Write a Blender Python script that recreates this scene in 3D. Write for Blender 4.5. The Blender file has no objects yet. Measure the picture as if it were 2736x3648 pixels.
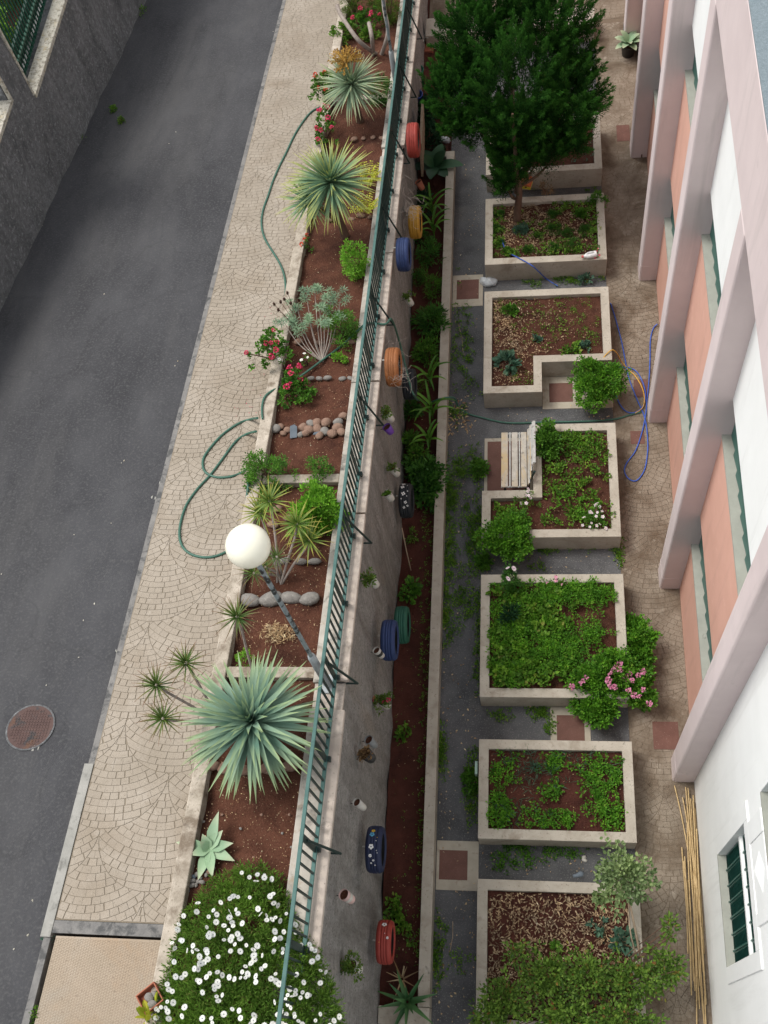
import bpy, math, random
import numpy as np
from mathutils import Vector, Matrix
random.seed(7); rng = np.random.default_rng(7)
sc = bpy.context.scene
COL = sc.collection

# ------------------------------------------------------------------ camera, sky, sun, exposure
CAMH = 17.0
FPX = 3870.224
ROT = Matrix(((0.9900237, 0.013566, 0.1402466), (0.0509327, 0.8935929, -0.4459794), (-0.1313735, 0.4486733, 0.8839872)))
cam_d = bpy.data.cameras.new('camera'); cam = bpy.data.objects.new('camera', cam_d); COL.objects.link(cam)
cam.matrix_world = Matrix.Translation((0, 0, CAMH)) @ ROT.to_4x4()
cam_d.sensor_width = 36.0; cam_d.lens = FPX / 3648 * 36.0; cam_d.clip_start = 0.1; cam_d.clip_end = 600
sc.camera = cam
SUN_EL, SUN_AZ = 60.0, -68.0            # azimuth measured from +Y towards +X
w = bpy.data.worlds.new('World'); sc.world = w; w.use_nodes = True
nt = w.node_tree; nt.nodes.clear()
sky = nt.nodes.new('ShaderNodeTexSky'); sky.sky_type = 'NISHITA'; sky.sun_disc = False
sky.sun_elevation = math.radians(SUN_EL); sky.sun_rotation = math.radians(SUN_AZ)
sky.air_density = 1.0; sky.dust_density = 1.5; sky.ozone_density = 1.0
bg = nt.nodes.new('ShaderNodeBackground'); bg.inputs['Strength'].default_value = 0.15
wo = nt.nodes.new('ShaderNodeOutputWorld')
hs = nt.nodes.new('ShaderNodeHueSaturation'); hs.inputs['Saturation'].default_value = 0.18   # overcast: a nearly grey sky
nt.links.new(sky.outputs[0], hs.inputs['Color']); nt.links.new(hs.outputs[0], bg.inputs[0]); nt.links.new(bg.outputs[0], wo.inputs[0])
sun_d = bpy.data.lights.new('sun', 'SUN'); sun_d.energy = 1.5; sun_d.angle = math.radians(22); sun_d.color = (1, .96, .90)
sun = bpy.data.objects.new('sun', sun_d); COL.objects.link(sun)
sd = Vector((math.sin(math.radians(SUN_AZ)) * math.cos(math.radians(SUN_EL)), math.cos(math.radians(SUN_AZ)) * math.cos(math.radians(SUN_EL)), math.sin(math.radians(SUN_EL))))
sun.rotation_euler = sd.to_track_quat('Z', 'Y').to_euler(); sun.location = sd * 40
sc.view_settings.view_transform = 'Standard'; sc.view_settings.look = 'None'
sc.view_settings.exposure = 0.70; sc.view_settings.gamma = 1

# ------------------------------------------------------------------ survey helpers: photo measurement -> real position
DS = 1.64921
def ray(x, y):
    return ROT @ Vector(((x * DS - 1368) / FPX, -(y * DS - 1824) / FPX, -1))
def P(x, y, z=0.0):
    d = ray(x, y); k = (z - CAMH) / d.z; return Vector((d.x * k, d.y * k, z))
def PX(x, y, X):
    d = ray(x, y); k = X / d.x; return Vector((X, d.y * k, CAMH + d.z * k))
G0, GS = 5.2, 0.188                      # height of the street-side wall top falls along the street
def g(Y): return G0 - GS * Y
def PS(x, y, dh=0.0):
    d = ray(x, y); k = (G0 + dh - CAMH) / (d.z + GS * d.y); return Vector((d.x * k, d.y * k, CAMH + d.z * k))
def proj(p):
    k = ROT.transposed() @ (Vector(p) - Vector((0, 0, CAMH)))
    return ((1368 + FPX * k.x / -k.z) / DS, (1824 - FPX * k.y / -k.z) / DS)
def rise(base, y):                       # height above base whose picture row is y
    h = 0.0
    while h < 8 and proj(base + Vector((0, 0, h)))[1] > y: h += .01
    return h

# ------------------------------------------------------------------ materials
MATS = {}
class N:
    def __init__(s, name):
        s.m = bpy.data.materials.new(name); s.m.use_nodes = True; s.t = s.m.node_tree
        s.t.nodes.clear()
        s.out = s.t.nodes.new('ShaderNodeOutputMaterial'); s.b = s.t.nodes.new('ShaderNodeBsdfPrincipled')
        s.t.links.new(s.b.outputs[0], s.out.inputs[0])
        s.tc = s.t.nodes.new('ShaderNodeTexCoord')
    def new(s, typ, **kw):
        n = s.t.nodes.new(typ)
        for k, v in kw.items():
            setattr(n, k, v)
        return n
    def lk(s, a, b): s.t.links.new(a, b)
    def coord(s, scale=(1, 1, 1)):
        mp = s.new('ShaderNodeMapping'); mp.inputs['Scale'].default_value = scale
        s.lk(s.tc.outputs['Object'], mp.inputs[0]); return mp.outputs[0]
    def noise(s, scale, detail=4, rough=.6, stretch=(1, 1, 1), dist=0):
        n = s.new('ShaderNodeTexNoise'); n.inputs['Scale'].default_value = scale
        n.inputs['Detail'].default_value = detail; n.inputs['Roughness'].default_value = rough; n.inputs['Distortion'].default_value = dist
        s.lk(s.coord(stretch), n.inputs[0]); return n.outputs[0]
    def ramp(s, fac, stops):
        r = s.new('ShaderNodeValToRGB'); e = r.color_ramp.elements
        while len(e) < len(stops): e.new(.5)
        for q, (p, c) in zip(e, stops):
            q.position = p; q.color = (*c, 1) if len(c) == 3 else c
        s.lk(fac, r.inputs[0]); return r.outputs[0]
    def mix(s, fac, a, b, mode='MIX'):
        m = s.new('ShaderNodeMix'); m.data_type = 'RGBA'; m.blend_type = mode
        for i, v in ((0, fac), (6, a), (7, b)):
            if hasattr(v, 'default_value') or hasattr(v, 'is_linked'): s.lk(v, m.inputs[i])
            elif i == 0: m.inputs[0].default_value = v
            else: m.inputs[i].default_value = (*v, 1)
        return m.outputs[2]
    def bump(s, h, strength=.4, dist=.02, prev=None):
        b = s.new('ShaderNodeBump'); b.inputs['Strength'].default_value = strength; b.inputs['Distance'].default_value = dist
        s.lk(h, b.inputs['Height'])
        if prev is not None: s.lk(prev, b.inputs['Normal'])
        return b.outputs[0]
    def fin(s, col=None, rough=.8, normal=None, spec=.3, metal=0):
        if col is not None:
            if isinstance(col, tuple): s.b.inputs['Base Color'].default_value = (*col, 1)
            else: s.lk(col, s.b.inputs['Base Color'])
        s.b.inputs['Roughness'].default_value = rough; s.b.inputs['Specular IOR Level'].default_value = spec
        s.b.inputs['Metallic'].default_value = metal
        if normal is not None: s.lk(normal, s.b.inputs['Normal'])
        return s.m
def W3(a): return ((0, (0, 0, 0)), (1, (1, 1, 1))) if a is None else a
def surf(name, c1, c2, scale=6, rough=.85, bump=(40, .3, .01), stain=None, stain2=None, grain=None, spec=.25, stretch=(1, 1, 1), lo=.3, hi=.7, detail=5, isl=0):
    """mottled procedural surface; stain=(colour, scale, lo, hi, stretch)"""
    n = N(name); col = n.ramp(n.noise(scale, detail, .6, stretch), [(lo, c1), (hi, c2)])
    for st in (stain, stain2):
        if st:
            f = n.ramp(n.noise(st[1], 6, .65, st[4] if len(st) > 4 else (1, 1, 1), .4), [(st[2], (0, 0, 0)), (st[3], (1, 1, 1))])
            col = n.mix(f, col, st[0])
    if grain:
        f = n.ramp(n.noise(grain[1], 2, .5), [(grain[2], (0, 0, 0)), (grain[3], (1, 1, 1))]); col = n.mix(f, col, grain[0])
    if isl:
        ge = n.new('ShaderNodeNewGeometry'); r = n.ramp(ge.outputs['Random Per Island'], [(0, (1 - isl,) * 3), (1, (1 + isl * .4,) * 3)])
        col = n.mix(1.0, col, r, 'MULTIPLY')
    nb = n.bump(n.noise(bump[0], 5, .7), bump[1], bump[2]) if bump else None
    MATS[name] = n.fin(col, rough, nb, spec); return MATS[name]
def leafm(name, dark, light, tip=None, rough=.5, trans=.25, clump=3.0, third=None, spec=.3, cc=((.72, .75, .75), (1.18, 1.15, 1.0))):
    n = N(name); ge = n.new('ShaderNodeNewGeometry')
    stops = [(0, dark), (.75, light)]
    if third: stops = [(0, dark), (.72, light), (.93, light), (1.0, third)]
    col = n.ramp(ge.outputs['Random Per Island'], stops)
    cl = n.ramp(n.noise(clump, 2), [(.3, cc[0]), (.7, cc[1])]); col = n.mix(1.0, col, cl, 'MULTIPLY')
    if tip is not None:
        at = n.new('ShaderNodeAttribute'); at.attribute_name = 't'
        f = n.ramp(at.outputs['Fac'], [(tip[1], (0, 0, 0)), (tip[2], (1, 1, 1))]); col = n.mix(f, col, tip[0])
    m = n.fin(col, rough, None, spec)
    tr = n.new('ShaderNodeBsdfTranslucent'); n.lk(col, tr.inputs[0])
    mx = n.new('ShaderNodeMixShader'); mx.inputs[0].default_value = trans
    n.lk(n.b.outputs[0], mx.inputs[1]); n.lk(tr.outputs[0], mx.inputs[2]); n.lk(mx.outputs[0], n.out.inputs[0])
    MATS[name] = m; return m
def plain(name, c, rough=.6, spec=.3, var=.15, scale=12, bump=(60, .15, .005)):
    return surf(name, tuple(x * (1 - var) for x in c), tuple(min(1, x * (1 + var)) for x in c), scale, rough, bump, spec=spec)

def M(k): return MATS[k]
# ground and masonry
surf('asphalt', (.050, .050, .054), (.076, .076, .080), 1.6, .88, (60, .8, .008), stain=((.036, .036, .039), .8, .46, .80, (1, .30, 1)), stain2=((.098, .096, .095), .65, .50, .85, (1.3, .22, 1)), grain=((.094, .094, .094), 30, .50, .80), stretch=(1, .5, 1))
def cracked(name):
    m = MATS[name]; nt_ = m.node_tree; b = [n for n in nt_.nodes if n.type == 'BSDF_PRINCIPLED'][0]; src = b.inputs['Base Color'].links[0].from_socket
    tc = nt_.nodes.new('ShaderNodeTexCoord'); nz = nt_.nodes.new('ShaderNodeTexNoise'); nz.inputs['Scale'].default_value = 2.2; nz.inputs['Detail'].default_value = 8
    nt_.links.new(tc.outputs['Object'], nz.inputs[0]); ad = nt_.nodes.new('ShaderNodeVectorMath'); ad.operation = 'MULTIPLY_ADD'; ad.inputs[1].default_value = (.7, .7, .7)
    nt_.links.new(nz.outputs[1], ad.inputs[0]); nt_.links.new(tc.outputs['Object'], ad.inputs[2])
    vo = nt_.nodes.new('ShaderNodeTexVoronoi'); vo.feature = 'DISTANCE_TO_EDGE'; vo.inputs['Scale'].default_value = .42; nt_.links.new(ad.outputs[0], vo.inputs['Vector'])
    r = nt_.nodes.new('ShaderNodeValToRGB'); r.color_ramp.elements[0].position = .003; r.color_ramp.elements[0].color = (.45, .45, .45, 1); r.color_ramp.elements[1].position = .010; nt_.links.new(vo.outputs['Distance'], r.inputs[0])
    mx = nt_.nodes.new('ShaderNodeMix'); mx.data_type = 'RGBA'; mx.blend_type = 'MULTIPLY'; mx.inputs[0].default_value = .2
    nt_.links.new(src, mx.inputs[6]); nt_.links.new(r.outputs[0], mx.inputs[7]); nt_.links.new(mx.outputs[2], b.inputs['Base Color'])
cracked('asphalt')
surf('gravel', (.088, .089, .093), (.135, .136, .14), 3, .9, (60, 1.0, .015), stain=((.062, .062, .064), 1.1, .5, .7), stain2=((.16, .15, .13), 1.6, .58, .8), grain=((.23, .225, .215), 50, .58, .70))
surf('kerb_stone', (.15, .145, .14), (.24, .23, .215), 5, .85, (60, .4, .01), stain=((.09, .09, .088), 6, .50, .62))
surf('kerb_light', (.26, .255, .23), (.35, .34, .31), 5, .85, (60, .4, .006), stain=((.16, .155, .14), 7, .53, .7))
surf('paver', (.30, .255, .20), (.375, .325, .265), 1.2, .8, (45, .5, .008), stain=((.275, .225, .17), 1.1, .5, .75), stain2=((.42, .37, .31), 4, .58, .8), grain=((.22, .185, .14), 40, .60, .75), isl=.05)
surf('paver_joint', (.205, .17, .125), (.27, .225, .17), 8, .95, (60, .3, .005))
surf('court_paver', (.195, .155, .115), (.29, .24, .185), 1.1, .8, (45, .6, .008), stain=((.125, .09, .06), 1.6, .44, .66), stain2=((.38, .33, .265), 3.0, .58, .78), grain=((.12, .09, .065), 30, .60, .74), isl=.06)
surf('court_joint', (.135, .10, .07), (.19, .15, .11), 5, .95, (60, .3, .005))
surf('planter_concrete', (.35, .31, .25), (.48, .435, .365), 3, .85, (45, .5, .008), stain=((.24, .195, .145), 2.2, .54, .76), stain2=((.15, .14, .115), 6, .63, .74), grain=((.26, .225, .18), 30, .62, .75))
surf('wall_face', (.24, .232, .22), (.39, .375, .355), 9, .95, (40, 1.0, .03), stain=((.15, .138, .125), 1.6, .48, .75, (1, 1.5, .22)), stain2=((.30, .255, .205), .9, .6, .8, (1, 1.0, .25)), grain=((.13, .12, .11), 38, .56, .68))
surf('wall_top', (.31, .285, .245), (.50, .46, .40), 3.5, .85, (60, .4, .008), stain=((.13, .12, .105), 4.2, .52, .66), stain2=((.33, .27, .20), 9, .55, .7))
surf('coping_pink', (.42, .355, .30), (.60, .52, .45), 3, .85, (50, .5, .008), stain=((.19, .16, .13), 3, .54, .74), stain2=((.36, .27, .18), 2, .62, .78), grain=((.28, .24, .2), 28, .62, .75))
surf('bed_edge', (.33, .285, .225), (.52, .455, .375), 5, .85, (45, .6, .01), stain=((.19, .15, .11), 3.4, .48, .66), stain2=((.09, .08, .07), 2.4, .60, .74), grain=((.25, .21, .16), 30, .60, .74))
surf('left_wall', (.145, .148, .152), (.25, .253, .256), 9, .95, (22, 1.0, .07), stain=((.098, .10, .103), 1.8, .46, .74, (1, 1.4, .45)), stain2=((.29, .295, .30), 1.3, .54, .80, (1, 2.0, .3)), grain=((.35, .355, .36), 16, .54, .76))
surf('left_coping', (.42, .395, .33), (.58, .55, .47), 6, .85, (40, .5, .01), stain=((.24, .22, .175), 16, .48, .62), stain2=((.44, .36, .22), 5, .55, .7))
surf('soil', (.084, .031, .018), (.150, .060, .036), 4, .95, (30, 1.0, .05), stain=((.058, .021, .013), 2.2, .5, .72), stain2=((.19, .085, .052), 5, .6, .8), grain=((.27, .155, .10), 60, .64, .74))
surf('planter_soil', (.070, .026, .016), (.125, .050, .031), 4, .95, (34, 1.0, .05), stain=((.045, .017, .011), 2.2, .5, .72), stain2=((.16, .085, .055), 4, .6, .8), grain=((.24, .14, .095), 60, .64, .75))
surf('court_soil', (.070, .022, .015), (.112, .038, .026), 3, .95, (32, 1.0, .05), stain=((.045, .015, .011), 2, .5, .7), grain=((.18, .08, .055), 70, .66, .76))
surf('brown_tile', (.13, .062, .048), (.17, .085, .066), 5, .75, (90, .3, .004), grain=((.26, .19, .15), 60, .66, .74))
surf('pad_concrete', (.36, .32, .25), (.48, .43, .35), 4, .85, (70, .3, .005), stain=((.24, .19, .14), 4, .55, .72))
# building
surf('pink_render', (.60, .51, .50), (.67, .575, .56), 1.5, .85, (60, .3, .004), stain=((.47, .41, .395), 1.6, .54, .85, (2, 2, .22)), stain2=((.40, .36, .34), 3.5, .66, .85, (1, 1, .4)))
surf('salmon_render', (.61, .345, .265), (.67, .385, .30), 1.5, .85, (60, .3, .004), stain=((.54, .31, .245), 2.2, .52, .8, (1, 2, .25)), stain2=((.70, .43, .34), 6, .6, .8))
surf('white_render', (.79, .80, .78), (.86, .87, .85), 1.2, .85, (60, .3, .004), stain=((.66, .665, .64), 1.7, .56, .88, (1, 2, .18)), stain2=((.60, .59, .55), 3, .68, .85, (1, 1, .3)))
surf('white_trim', (.80, .81, .79), (.85, .86, .84), 2, .7, None)
surf('sill_stone', (.30, .305, .265), (.37, .375, .325), 5, .8, (80, .2, .004), stain=((.18, .175, .15), 8, .62, .76))
surf('grey_plinth', (.19, .185, .18), (.25, .245, .235), 3, .85, (80, .2, .004))
surf('roof_felt', (.15, .19, .21), (.22, .265, .285), 30, .9, (110, .7, .01), grain=((.30, .35, .37), 130, .55, .7))
surf('shutter_green', (.016, .085, .068), (.028, .12, .098), 6, .4, None, spec=.5)
surf('window_dark', (.012, .03, .028), (.02, .045, .04), 4, .15, None, spec=.6)
# metal, plastic, wood
surf('rail_teal', (.052, .115, .103), (.078, .158, .142), 9, .55, (80, .1, .002), stain=((.04, .085, .078), 4, .5, .8), stain2=((.13, .17, .16), 7, .64, .8), spec=.25)
surf('rail_dark', (.010, .024, .022), (.018, .040, .036), 9, .5, None, spec=.3)
surf('green_fence', (.010, .055, .035), (.018, .085, .055), 6, .45, None, spec=.4)
surf('lamp_paint', (.155, .19, .20), (.25, .285, .295), 7, .5, (70, .3, .003), stain=((.02, .022, .024), 4.5, .50, .54), spec=.4)
surf('lamp_grey', (.30, .33, .345), (.42, .45, .46), 6, .5, (70, .2, .003), stain=((.05, .055, .06), 7, .64, .68), spec=.4)
surf('globe', (.86, .83, .66), (.90, .87, .72), 2, .25, None, spec=.5)
surf('rust_plate', (.31, .25, .18), (.38, .31, .235), 1.5, .7, None, stain=((.36, .23, .13), .9, .52, .82), stain2=((.33, .30, .25), 1.3, .5, .75), grain=((.24, .19, .14), 30, .62, .75))
surf('manhole_iron', (.085, .055, .05), (.125, .08, .07), 5, .85, (50, .6, .01), stain=((.14, .075, .045), 3.0, .55, .70), stain2=((.055, .056, .058), 4.5, .52, .64), spec=.2)
surf('bench_paint', (.40, .37, .32), (.55, .51, .45), 9, .75, (70, .5, .005), stain=((.55, .42, .24), 3.5, .46, .60, (1, .35, 1)), stain2=((.16, .14, .125), 15, .60, .67))
surf('bench_white', (.38, .38, .355), (.50, .495, .47), 9, .75, (70, .3, .003), stain=((.22, .19, .17), 11, .55, .66))
surf('rubber', (.02, .02, .02), (.03, .03, .03), 8, .8, (60, .3, .005))
surf('bark', (.115, .065, .045), (.19, .12, .085), 9, .95, (28, 1.0, .03), stretch=(1, 1, .25))
surf('stem_grey', (.24, .20, .17), (.36, .31, .27), 20, .9, (90, .6, .004))
surf('cane', (.42, .29, .135), (.60, .44, .23), 10, .6, (50, .3, .004), stain=((.20, .12, .06), 7, .60, .70), isl=.25)
surf('stone_brown', (.21, .125, .09), (.31, .205, .15), 9, .85, (40, .7, .02), stain=((.14, .08, .06), 6, .5, .7), grain=((.38, .28, .21), 30, .6, .75))
surf('stone_grey', (.19, .175, .16), (.30, .28, .25), 9, .85, (40, .7, .02), stain=((.11, .10, .09), 6, .5, .7), grain=((.36, .34, .30), 30, .6, .75))
surf('slate', (.11, .135, .16), (.17, .20, .23), 6, .7, (50, .4, .008))
surf('terracotta', (.30, .10, .06), (.40, .15, .09), 6, .8, (60, .3, .005))
surf('driftwood', (.35, .26, .18), (.50, .39, .28), 20, .9, (60, .5, .005), isl=.4)
for nm, c in {'tyre_red': (.30, .042, .030), 'tyre_yellow': (.40, .215, .025), 'tyre_blue': (.022, .042, .125), 'tyre_orange': (.30, .11, .035), 'tyre_black': (.016, .019, .024), 'tyre_green': (.018, .10, .065), 'tyre_navy': (.014, .022, .062),
              'paint_white': (.8, .8, .78), 'paint_sky': (.10, .36, .55), 'paint_yellow': (.7, .45, .04), 'pot_white': (.50, .48, .43), 'pot_pink': (.62, .42, .38), 'pot_dark': (.03, .03, .03), 'purple_plastic': (.13, .045, .30), 'green_plastic': (.02, .17, .10), 'blue_plastic': (.03, .07, .3), 'grey_plastic': (.2, .21, .21),
              'hose_green': (.045, .125, .09), 'hose_blue': (.045, .11, .46), 'hose_yellow': (.62, .34, .05), 'jug_white': (.8, .8, .8), 'jug_cap': (.6, .10, .10), 'box_yellow': (.62, .55, .05), 'box_orange': (.50, .13, .05), 'cord_black': (.02, .02, .02), 'bag_clear': (.40, .44, .47)}.items():
    plain(nm, c, .45 if 'tyre' not in nm else .6, .4)
# plants
leafm('lf_juniper', (.006, .029, .006), (.019, .074, .012), rough=.8, trans=.15, clump=2.6, cc=((.65, .7, .7), (1.35, 1.25, 1.1)), third=(.06, .10, .02), spec=.1, tip=((.046, .152, .020), .45, 1.0))
leafm('lf_deep', (.024, .090, .016), (.085, .235, .036), trans=.25)
leafm('lf_mid', (.042, .130, .018), (.13, .32, .040), trans=.3, clump=5, cc=((.62, .66, .7), (1.3, 1.2, 1.0)))
leafm('lf_bright', (.09, .27, .018), (.25, .52, .05), trans=.3)
leafm('lf_parsley', (.045, .160, .014), (.15, .385, .036), trans=.3, third=(.25, .42, .06), clump=5, cc=((.62, .66, .7), (1.3, 1.2, 1.0)))
leafm('lf_weed', (.055, .155, .018), (.18, .36, .045), trans=.3, third=(.34, .36, .10), clump=5, cc=((.62, .66, .7), (1.3, 1.2, 1.0)))
leafm('lf_bluegreen', (.05, .13, .09), (.13, .24, .17), rough=.6)
leafm('lf_pale', (.12, .20, .07), (.32, .42, .20), trans=.3)
leafm('lf_olive', (.060, .13, .022), (.19, .32, .055), trans=.3, third=(.30, .13, .05))
leafm('lf_shade', (.010, .040, .018), (.035, .105, .045), trans=.2)
leafm('lf_yucca', (.13, .25, .20), (.23, .355, .285), tip=((.30, .38, .17), .5, 1.0), rough=.5, trans=.15, clump=.5)
leafm('lf_yucca_yellow', (.13, .25, .16), (.21, .34, .20), tip=((.44, .42, .08), .5, 1.0), rough=.5, trans=.15, clump=.5)
leafm('lf_yucca_pale', (.19, .29, .19), (.30, .40, .27), tip=((.46, .46, .24), .55, 1.0), rough=.5, trans=.15, clump=.5)
leafm('lf_dracaena', (.045, .105, .022), (.13, .20, .045), tip=((.20, .085, .055), .35, .95), trans=.15)
leafm('lf_dracaena_yellow', (.10, .19, .03), (.22, .32, .07), tip=((.42, .32, .06), .4, 1.0), trans=.2)
leafm('lf_agave', (.24, .38, .24), (.34, .48, .32), tip=((.42, .46, .30), .6, 1.0), trans=.1, clump=.5)
leafm('lf_aloe', (.035, .11, .04), (.09, .20, .075), trans=.1)
leafm('lf_daisy', (.07, .15, .02), (.21, .37, .065), trans=.25, third=(.30, .28, .10))
leafm('lf_euphorbia', (.12, .22, .14), (.26, .38, .25), trans=.15)
leafm('lf_brown', (.13, .07, .03), (.30, .19, .10), trans=.1)
leafm('lf_yellow', (.30, .38, .03), (.55, .55, .06), trans=.3)
leafm('lf_inflor', (.28, .15, .03), (.50, .30, .07), trans=.1, rough=.8)
leafm('chip', (.18, .11, .07), (.50, .37, .25), trans=.0, rough=.9, third=(.74, .62, .48))
leafm('litter', (.24, .13, .07), (.60, .46, .30), trans=0, rough=.9, third=(.75, .68, .52))
leafm('petal_white', (.78, .78, .80), (.9, .9, .92), trans=.2, clump=.3)
leafm('petal_pink', (.62, .035, .12), (.80, .09, .22), trans=.2, clump=.3)
leafm('petal_rose', (.66, .20, .42), (.82, .38, .58), trans=.2, clump=.3)
leafm('petal_coral', (.70, .07, .05), (.85, .16, .10), trans=.2, clump=.3)
leafm('petal_lilac', (.70, .55, .72), (.88, .78, .88), trans=.2, clump=.3)
plain('daisy_eye', (.06, .05, .12)); plain('eye_yellow', (.6, .45, .05))

# ------------------------------------------------------------------ mesh building
class G:
    def __init__(s): s.V = []; s.F = []; s.m = []; s.n = 0; s.t = []; s.sm = []
    def add(s, verts, faces, mi=0, t=None, smooth=False):
        k = s.n
        s.V.extend([tuple(v) for v in verts]); s.n += len(verts)
        s.F.extend([tuple(i + k for i in f) for f in faces]); s.m.extend([mi] * len(faces)); s.sm.extend([smooth] * len(faces))
        s.t.extend(t if t is not None else [0.0] * len(verts)); return s
    def box(s, a, b, mi=0, dz=None):
        """axis box from corner a to corner b; dz(x,y)->added height lets it follow a slope"""
        x0, y0, z0 = a; x1, y1, z1 = b
        vs = [(x0, y0, z0), (x1, y0, z0), (x1, y1, z0), (x0, y1, z0), (x0, y0, z1), (x1, y0, z1), (x1, y1, z1), (x0, y1, z1)]
        if dz: vs = [(x, y, z + dz(x, y)) for x, y, z in vs]
        return s.add(vs, [(0, 3, 2, 1), (4, 5, 6, 7), (0, 1, 5, 4), (1, 2, 6, 5), (2, 3, 7, 6), (3, 0, 4, 7)], mi)
    def prism(s, poly, z0, z1, mi=0, dz=None):
        n = len(poly); f = dz or (lambda x, y: 0)
        vs = [(x, y, z0 + f(x, y)) for x, y in poly] + [(x, y, z1 + f(x, y)) for x, y in poly]
        return s.add(vs, [tuple(range(n))[::-1], tuple(range(n, 2 * n))] + [(i, (i + 1) % n, n + (i + 1) % n, n + i) for i in range(n)], mi)
    def tube(s, pts, r, k=8, mi=0, cap=True, tvals=None):
        pts = [Vector(p) for p in pts]; m = len(pts); vs = []; t = []
        rr = r if isinstance(r, (list, tuple)) else [r] * m
        prev = None
        for i, p in enumerate(pts):
            d = (pts[min(i + 1, m - 1)] - pts[max(i - 1, 0)]).normalized()
            a = prev if prev is not None else (Vector((0, 0, 1)) if abs(d.z) < .9 else Vector((1, 0, 0)))
            u = (a - d * a.dot(d)).normalized(); prev = u; v = d.cross(u)
            for j in range(k):
                q = 2 * math.pi * j / k; vs.append(p + (u * math.cos(q) + v * math.sin(q)) * rr[i]); t.append(i / max(1, m - 1))
        fs = [(i * k + j, i * k + (j + 1) % k, (i + 1) * k + (j + 1) % k, (i + 1) * k + j) for i in range(m - 1) for j in range(k)]
        s.add(vs, fs, mi, t, True)
        if cap: s.add([vs[j] for j in range(k)], [tuple(range(k))[::-1]], mi); s.add([vs[(m - 1) * k + j] for j in range(k)], [tuple(range(k))], mi)
        return s
    def lathe(s, prof, k=24, mi=0, axis='Z', c=(0, 0, 0), closed=False):
        vs = []; m = len(prof)
        for r, z in prof:
            for j in range(k):
                q = 2 * math.pi * j / k; x, y = r * math.cos(q), r * math.sin(q)
                p = (x, y, z) if axis == 'Z' else (z, x, y)
                vs.append((p[0] + c[0], p[1] + c[1], p[2] + c[2]))
        mm = m if closed else m - 1
        fs = [(i * k + j, i * k + (j + 1) % k, ((i + 1) % m) * k + (j + 1) % k, ((i + 1) % m) * k + j) for i in range(mm) for j in range(k)]
        return s.add(vs, fs, mi, None, True)
    def disc(s, c, r, k=16, mi=0, f=None):
        return s.add([(c[0] + r * math.cos(2 * math.pi * j / k), c[1] + r * math.sin(2 * math.pi * j / k), c[2]) for j in range(k)], [tuple(range(k))], mi)
    def blob(s, c, r, mi=0, k=10, m=7, jit=.12):
        vs = []; ph = rng.uniform(0, 6, 3)
        for i in range(m + 1):
            th = math.pi * i / m
            for j in range(k):
                a = 2 * math.pi * j / k
                q = 1 + jit * (math.sin(2 * a + ph[0]) * math.sin(th) + .6 * math.sin(3 * a + 2 * th + ph[1]) * math.sin(th) + .5 * math.cos(2 * th + ph[2]))
                vs.append((c[0] + r[0] * q * math.sin(th) * math.cos(a), c[1] + r[1] * q * math.sin(th) * math.sin(a), c[2] + r[2] * q * math.cos(th)))
        fs = [(i * k + j, (i + 1) * k + j, (i + 1) * k + (j + 1) % k, i * k + (j + 1) % k) for i in range(m) for j in range(k)]
        return s.add(vs, fs, mi, None, True)
    def leaves(s, pos, dr, L, Wd, fold=.18, mi=0, shape='diamond'):
        """many small leaves; pos (n,3), dr (n,3) unit, L and Wd arrays or numbers"""
        pos = np.asarray(pos, float); dr = np.asarray(dr, float); n = len(pos)
        dr = dr / (np.linalg.norm(dr, axis=1, keepdims=True) + 1e-9)
        L = np.broadcast_to(np.asarray(L, float), (n,))[:, None]; Wd = np.broadcast_to(np.asarray(Wd, float), (n,))[:, None]
        rnd = rng.normal(0, 1, (n, 3)) * .6 + np.array([0, 0, 1.2])
        sd_ = np.cross(dr, rnd); sd_ /= (np.linalg.norm(sd_, axis=1, keepdims=True) + 1e-9); nr = np.cross(sd_, dr)
        nr *= np.sign(nr[:, 2:3] + 1e-9)
        if shape == 'diamond':
            a = pos; b = pos + dr * L * .45 + sd_ * Wd * .5 + nr * Wd * fold; c = pos + dr * L - nr * L * .12; d = pos + dr * L * .45 - sd_ * Wd * .5 + nr * Wd * fold
            V = np.stack([a, b, c, d], 1).reshape(-1, 3); k = s.n + np.arange(n) * 4
            s.V.extend(map(tuple, V.tolist())); s.n += 4 * n; s.t.extend([0, .5, 1, .5] * n)
            F_ = np.stack([k, k + 1, k + 2, k, k + 2, k + 3], 1).reshape(-1, 3).tolist(); s.F.extend(map(tuple, F_)); s.m.extend([mi] * (2 * n)); s.sm.extend([False] * (2 * n))
        else:   # rounded leaf: six outline points round a midrib
            pts = [pos]
            for q, h in ((.25, .42), (.6, .5), (.88, .25)): pts.append(pos + dr * L * q + sd_ * Wd * h + nr * Wd * fold * h * 2)
            pts.append(pos + dr * L - nr * L * .1)
            for q, h in ((.88, .25), (.6, .5), (.25, .42)): pts.append(pos + dr * L * q - sd_ * Wd * h + nr * Wd * fold * h * 2)
            V = np.stack(pts, 1).reshape(-1, 3); k = s.n + np.arange(n) * 8
            s.V.extend(map(tuple, V.tolist())); s.n += 8 * n; s.t.extend([0, .25, .6, .9, 1, .9, .6, .25] * n)
            F_ = np.stack([k, k + 1, k + 2, k + 3, k + 4], 1).tolist() + np.stack([k, k + 4, k + 5, k + 6, k + 7], 1).tolist()
            s.F.extend(map(tuple, F_)); s.m.extend([mi] * (2 * n)); s.sm.extend([False] * (2 * n))
        return s
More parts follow.
